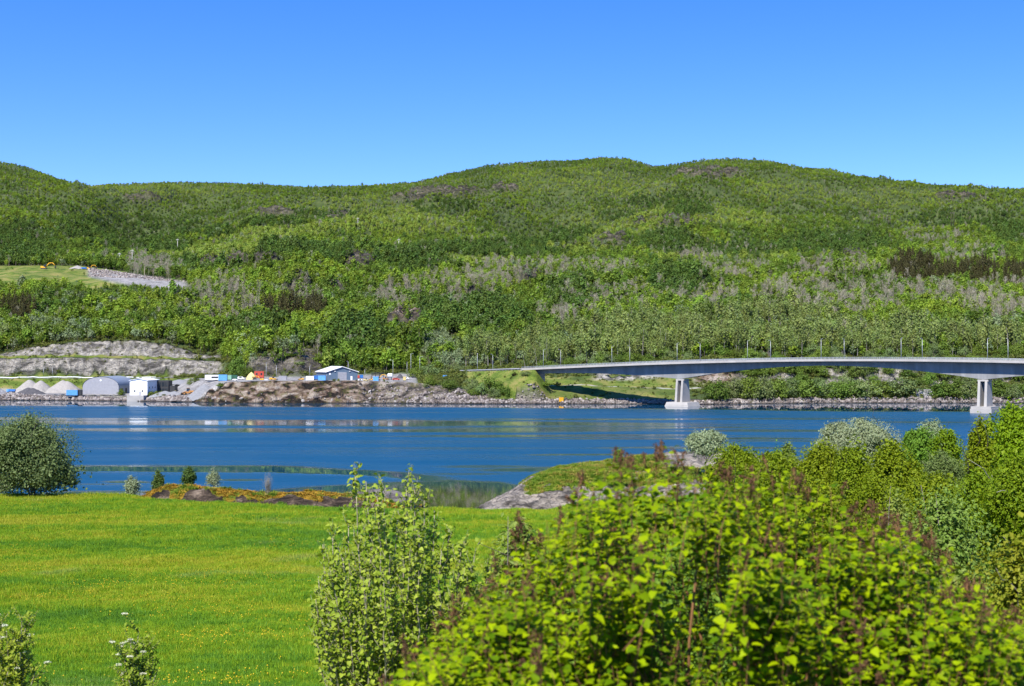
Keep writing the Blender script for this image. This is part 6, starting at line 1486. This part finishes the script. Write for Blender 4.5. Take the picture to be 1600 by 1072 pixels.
def tank():
    D = 772; x = px2x(609.5, D); z = float(row2z(594, D)); r_ = m_px(7, D) / 2; root = empty('water_tank', (x, D, z)); tag(root, 'white cylindrical tank on legs among the machines', 'tank')
    m = MB(); m.wheel((0, 0, 2.6), 1.15, r_ * 1.9, 0, 'x', 18); m.build('vessel', [WHITE], root)
    for sx in (-.7, .7): m = MB(); m.box((sx, 0, .75), (.25, 1.5, 1.5)); m.build('leg', [DARK], root)
tank()
loader(282, 305.5, 617.4, 766, ORANGE, 'brownish-orange wheel loader working on the low gravel by the rusty rock', -1); loader(268, 281, 616.4, 772, PYEL, 'pale yellow loader left of the brownish-orange one')
truck(11, 24, 613.4, 800, LBLUE, BLUE, 'blue dump truck left of the gravel heaps', -1)
# upper field
def on_field(px, D): return gz(px, D)
De = find_D(74, 421, 1060); excavator(62, 85, 418, De, YEL, 'yellow excavator with raised boom on the skyline of the green field', 1, None, gz(74, De) - .3, 'machines on the upper field')
Dt = find_D(132, 422, 1060); truck(127, 135, 420, Dt, BLUE, BLUE, 'blue truck at the top of the gravel bank', 1, gz(132, Dt)); t_ = excavator(134, 150, 420, Dt + 6, YEL, 'yellow excavator right of the blue truck on the gravel bank', 1, None, gz(142, Dt + 6), 'machines on the upper field')

# heaps of gravel and sand
M['gravel_light'] = plain_mat('light_gravel', (.27, .25, .225), .95, .1, .14, 1.2, bump=.5); M['gravel_grey'] = plain_mat('grey_gravel', (.20, .20, .205), .95, .1, .14, 1.2, bump=.5); M['gravel_dark'] = plain_mat('dark_gravel', (.075, .072, .076), .95, .1, .18, 1.2, bump=.5)
def heap(px0, px1, top, D, mat, label, peaks=(0,), seed=0, base=None, ry=.8, sharp=1.0):
    x = px2x((px0 + px1) / 2, D); z = gz((px0 + px1) / 2, D) - .3 if base is None else base; rx = m_px(px1 - px0, D) / 2; h = float(row2z(top, D)) - z; ryy = rx * ry
    g = np.linspace(-1.08, 1.08, 64); X, Y = np.meshgrid(g, g, indexing='ij'); Z = np.full(X.shape, -9.0)
    for k, p in enumerate(peaks):
        d = np.hypot((X - p) / (1 - abs(p)), Y); d = d * (1 + .10 * fbm(X * 2 + seed, Y * 2, 1.0, 3)); Z = np.maximum(Z, h * (1 - .06 * k) * (1 - np.sqrt(d ** 2 + .012) ** sharp * 1.0 + .06))
    Z = np.maximum(Z, -1.0) + .12 * fbm(X * 7 + seed, Y * 7, 2.0, 3)
    m = MB(); m.add(np.stack([X * rx, Y * ryy, Z], -1).reshape(-1, 3), grid_faces(64, 64)[:, ::-1], 0, True); o = m.build('gravel_heap', [M[mat]], None, (x, D, z)); tag(o, label, 'gravel heap', 'gravel heaps on the far shore')
heap(20, 88, 592.2, 826, 'gravel_light', 'largest pale gravel heap with two peaks, left of the skip', (-.22, .3), 1); heap(24, 72, 605, 794, 'gravel_dark', 'dark grey gravel heap in front of the two-peaked pale one', (-.15, .15), 2, ry=.5); heap(70, 132, 593.2, 820, 'gravel_light', 'broad pale gravel heap beside the arched hall', (-.08, .14), 3)
heap(-30, 10, 600.5, 822, 'gravel_grey', 'grey gravel heap cut by the left edge of the picture', (0,), 4); heap(236, 292, 610.5, 771, 'gravel_grey', 'low flat grey gravel heap right of the white building', (-.2, .3), 5, ry=.3); heap(256, 306, 592.5, 838, 'gravel_grey', 'grey gravel heap behind the dark glazed extension', (0,), 6)
heap(272, 348, 599.5, 757, 'gravel_grey', 'steep grey gravel fan against the rusty rock', (.25,), 7, ry=.35, base=1.5); heap(109, 132, 414.5, Dt + 4, 'gravel_light', 'whitish heap left of the blue truck on the upper field', (0,), 8); heap(618, 632, 583.5, 792, 'gravel_dark', 'brown rubble heap behind the red car', (0,), 9)
# guard rails
def rail(name, pts, label, mat, h=.75, gap=4.0, beam=.32):
    P = np.array(pts); root = empty(name, P[0]); tag(root, label, 'guard rail'); Q = P - P[0]
    b = MB(); b.tube(Q + np.array([0, 0, h]), beam / 2, 4); b.build('beam', [mat], root)
    p = MB(); seg = np.linalg.norm(np.diff(Q, axis=0), axis=1); cum = np.concatenate([[0], np.cumsum(seg)])
    for t in np.arange(0, cum[-1], gap): p.box([np.interp(t, cum, Q[:, k]) for k in range(3)] + np.array([0, 0, h / 2]), (.14, .14, h))
    p.build('posts', [M['steel']], root); p_ = root.children[-1]; p_['kind'] = 'stuff'
pts = [(px2x(px, 876.5), 876.5, gz(px, 878.5)) for px in np.arange(-260, 246, 8)]
rail('guard_rail', pts, 'white guard rail along the road below the left rock cut', WHITE, .7, 4.0, .55)
for s, lab in ((-1, 'pale guard rail on the near side of the bridge approach road'), (1, 'pale guard rail on the far side of the bridge approach road')):
    q = []
    for k in range(len(BRIDGE) - 1):
        a, b = np.array(BRIDGE[k]), np.array(BRIDGE[k + 1]); d = b[:2] - a[:2]; d /= np.linalg.norm(d); n = np.array([-d[1], d[0]])
        for t in np.linspace(0, 1, 8)[(0 if k == 0 else 1):]: c = a + (b - a) * t; q.append((c[0] - s * n[0] * -5.0, c[1] - s * n[1] * -5.0, c[2] - .3))
    rail('guard_rail', q[4:-1], lab, LGREY, .75, 3.0, .6)
def stone_wall():
    D = 741; x0, x1 = px2x(1432, D), px2x(1454, D); m = MB(); r = np.random.default_rng(3)
    z = -1.0
    while z < 7.0:
        x = x0; hh = r.uniform(.6, .95)
        while x < x1: w = r.uniform(.7, 1.6); m.box(((x + w / 2), D + z * .12 + r.normal() * .05, z + hh / 2), (w * .97, 1.6, hh * .97)); x += w
        z += hh
    o = m.build('stone_wall', [M['rock_wall']]); tag(o, 'grey dry-stone retaining wall at the waterline between the shrubs', 'wall')
M['rock_wall'] = plain_mat('wall_stone', (.30, .29, .28), .9, .2, .4, .5, bump=.4)
stone_wall()
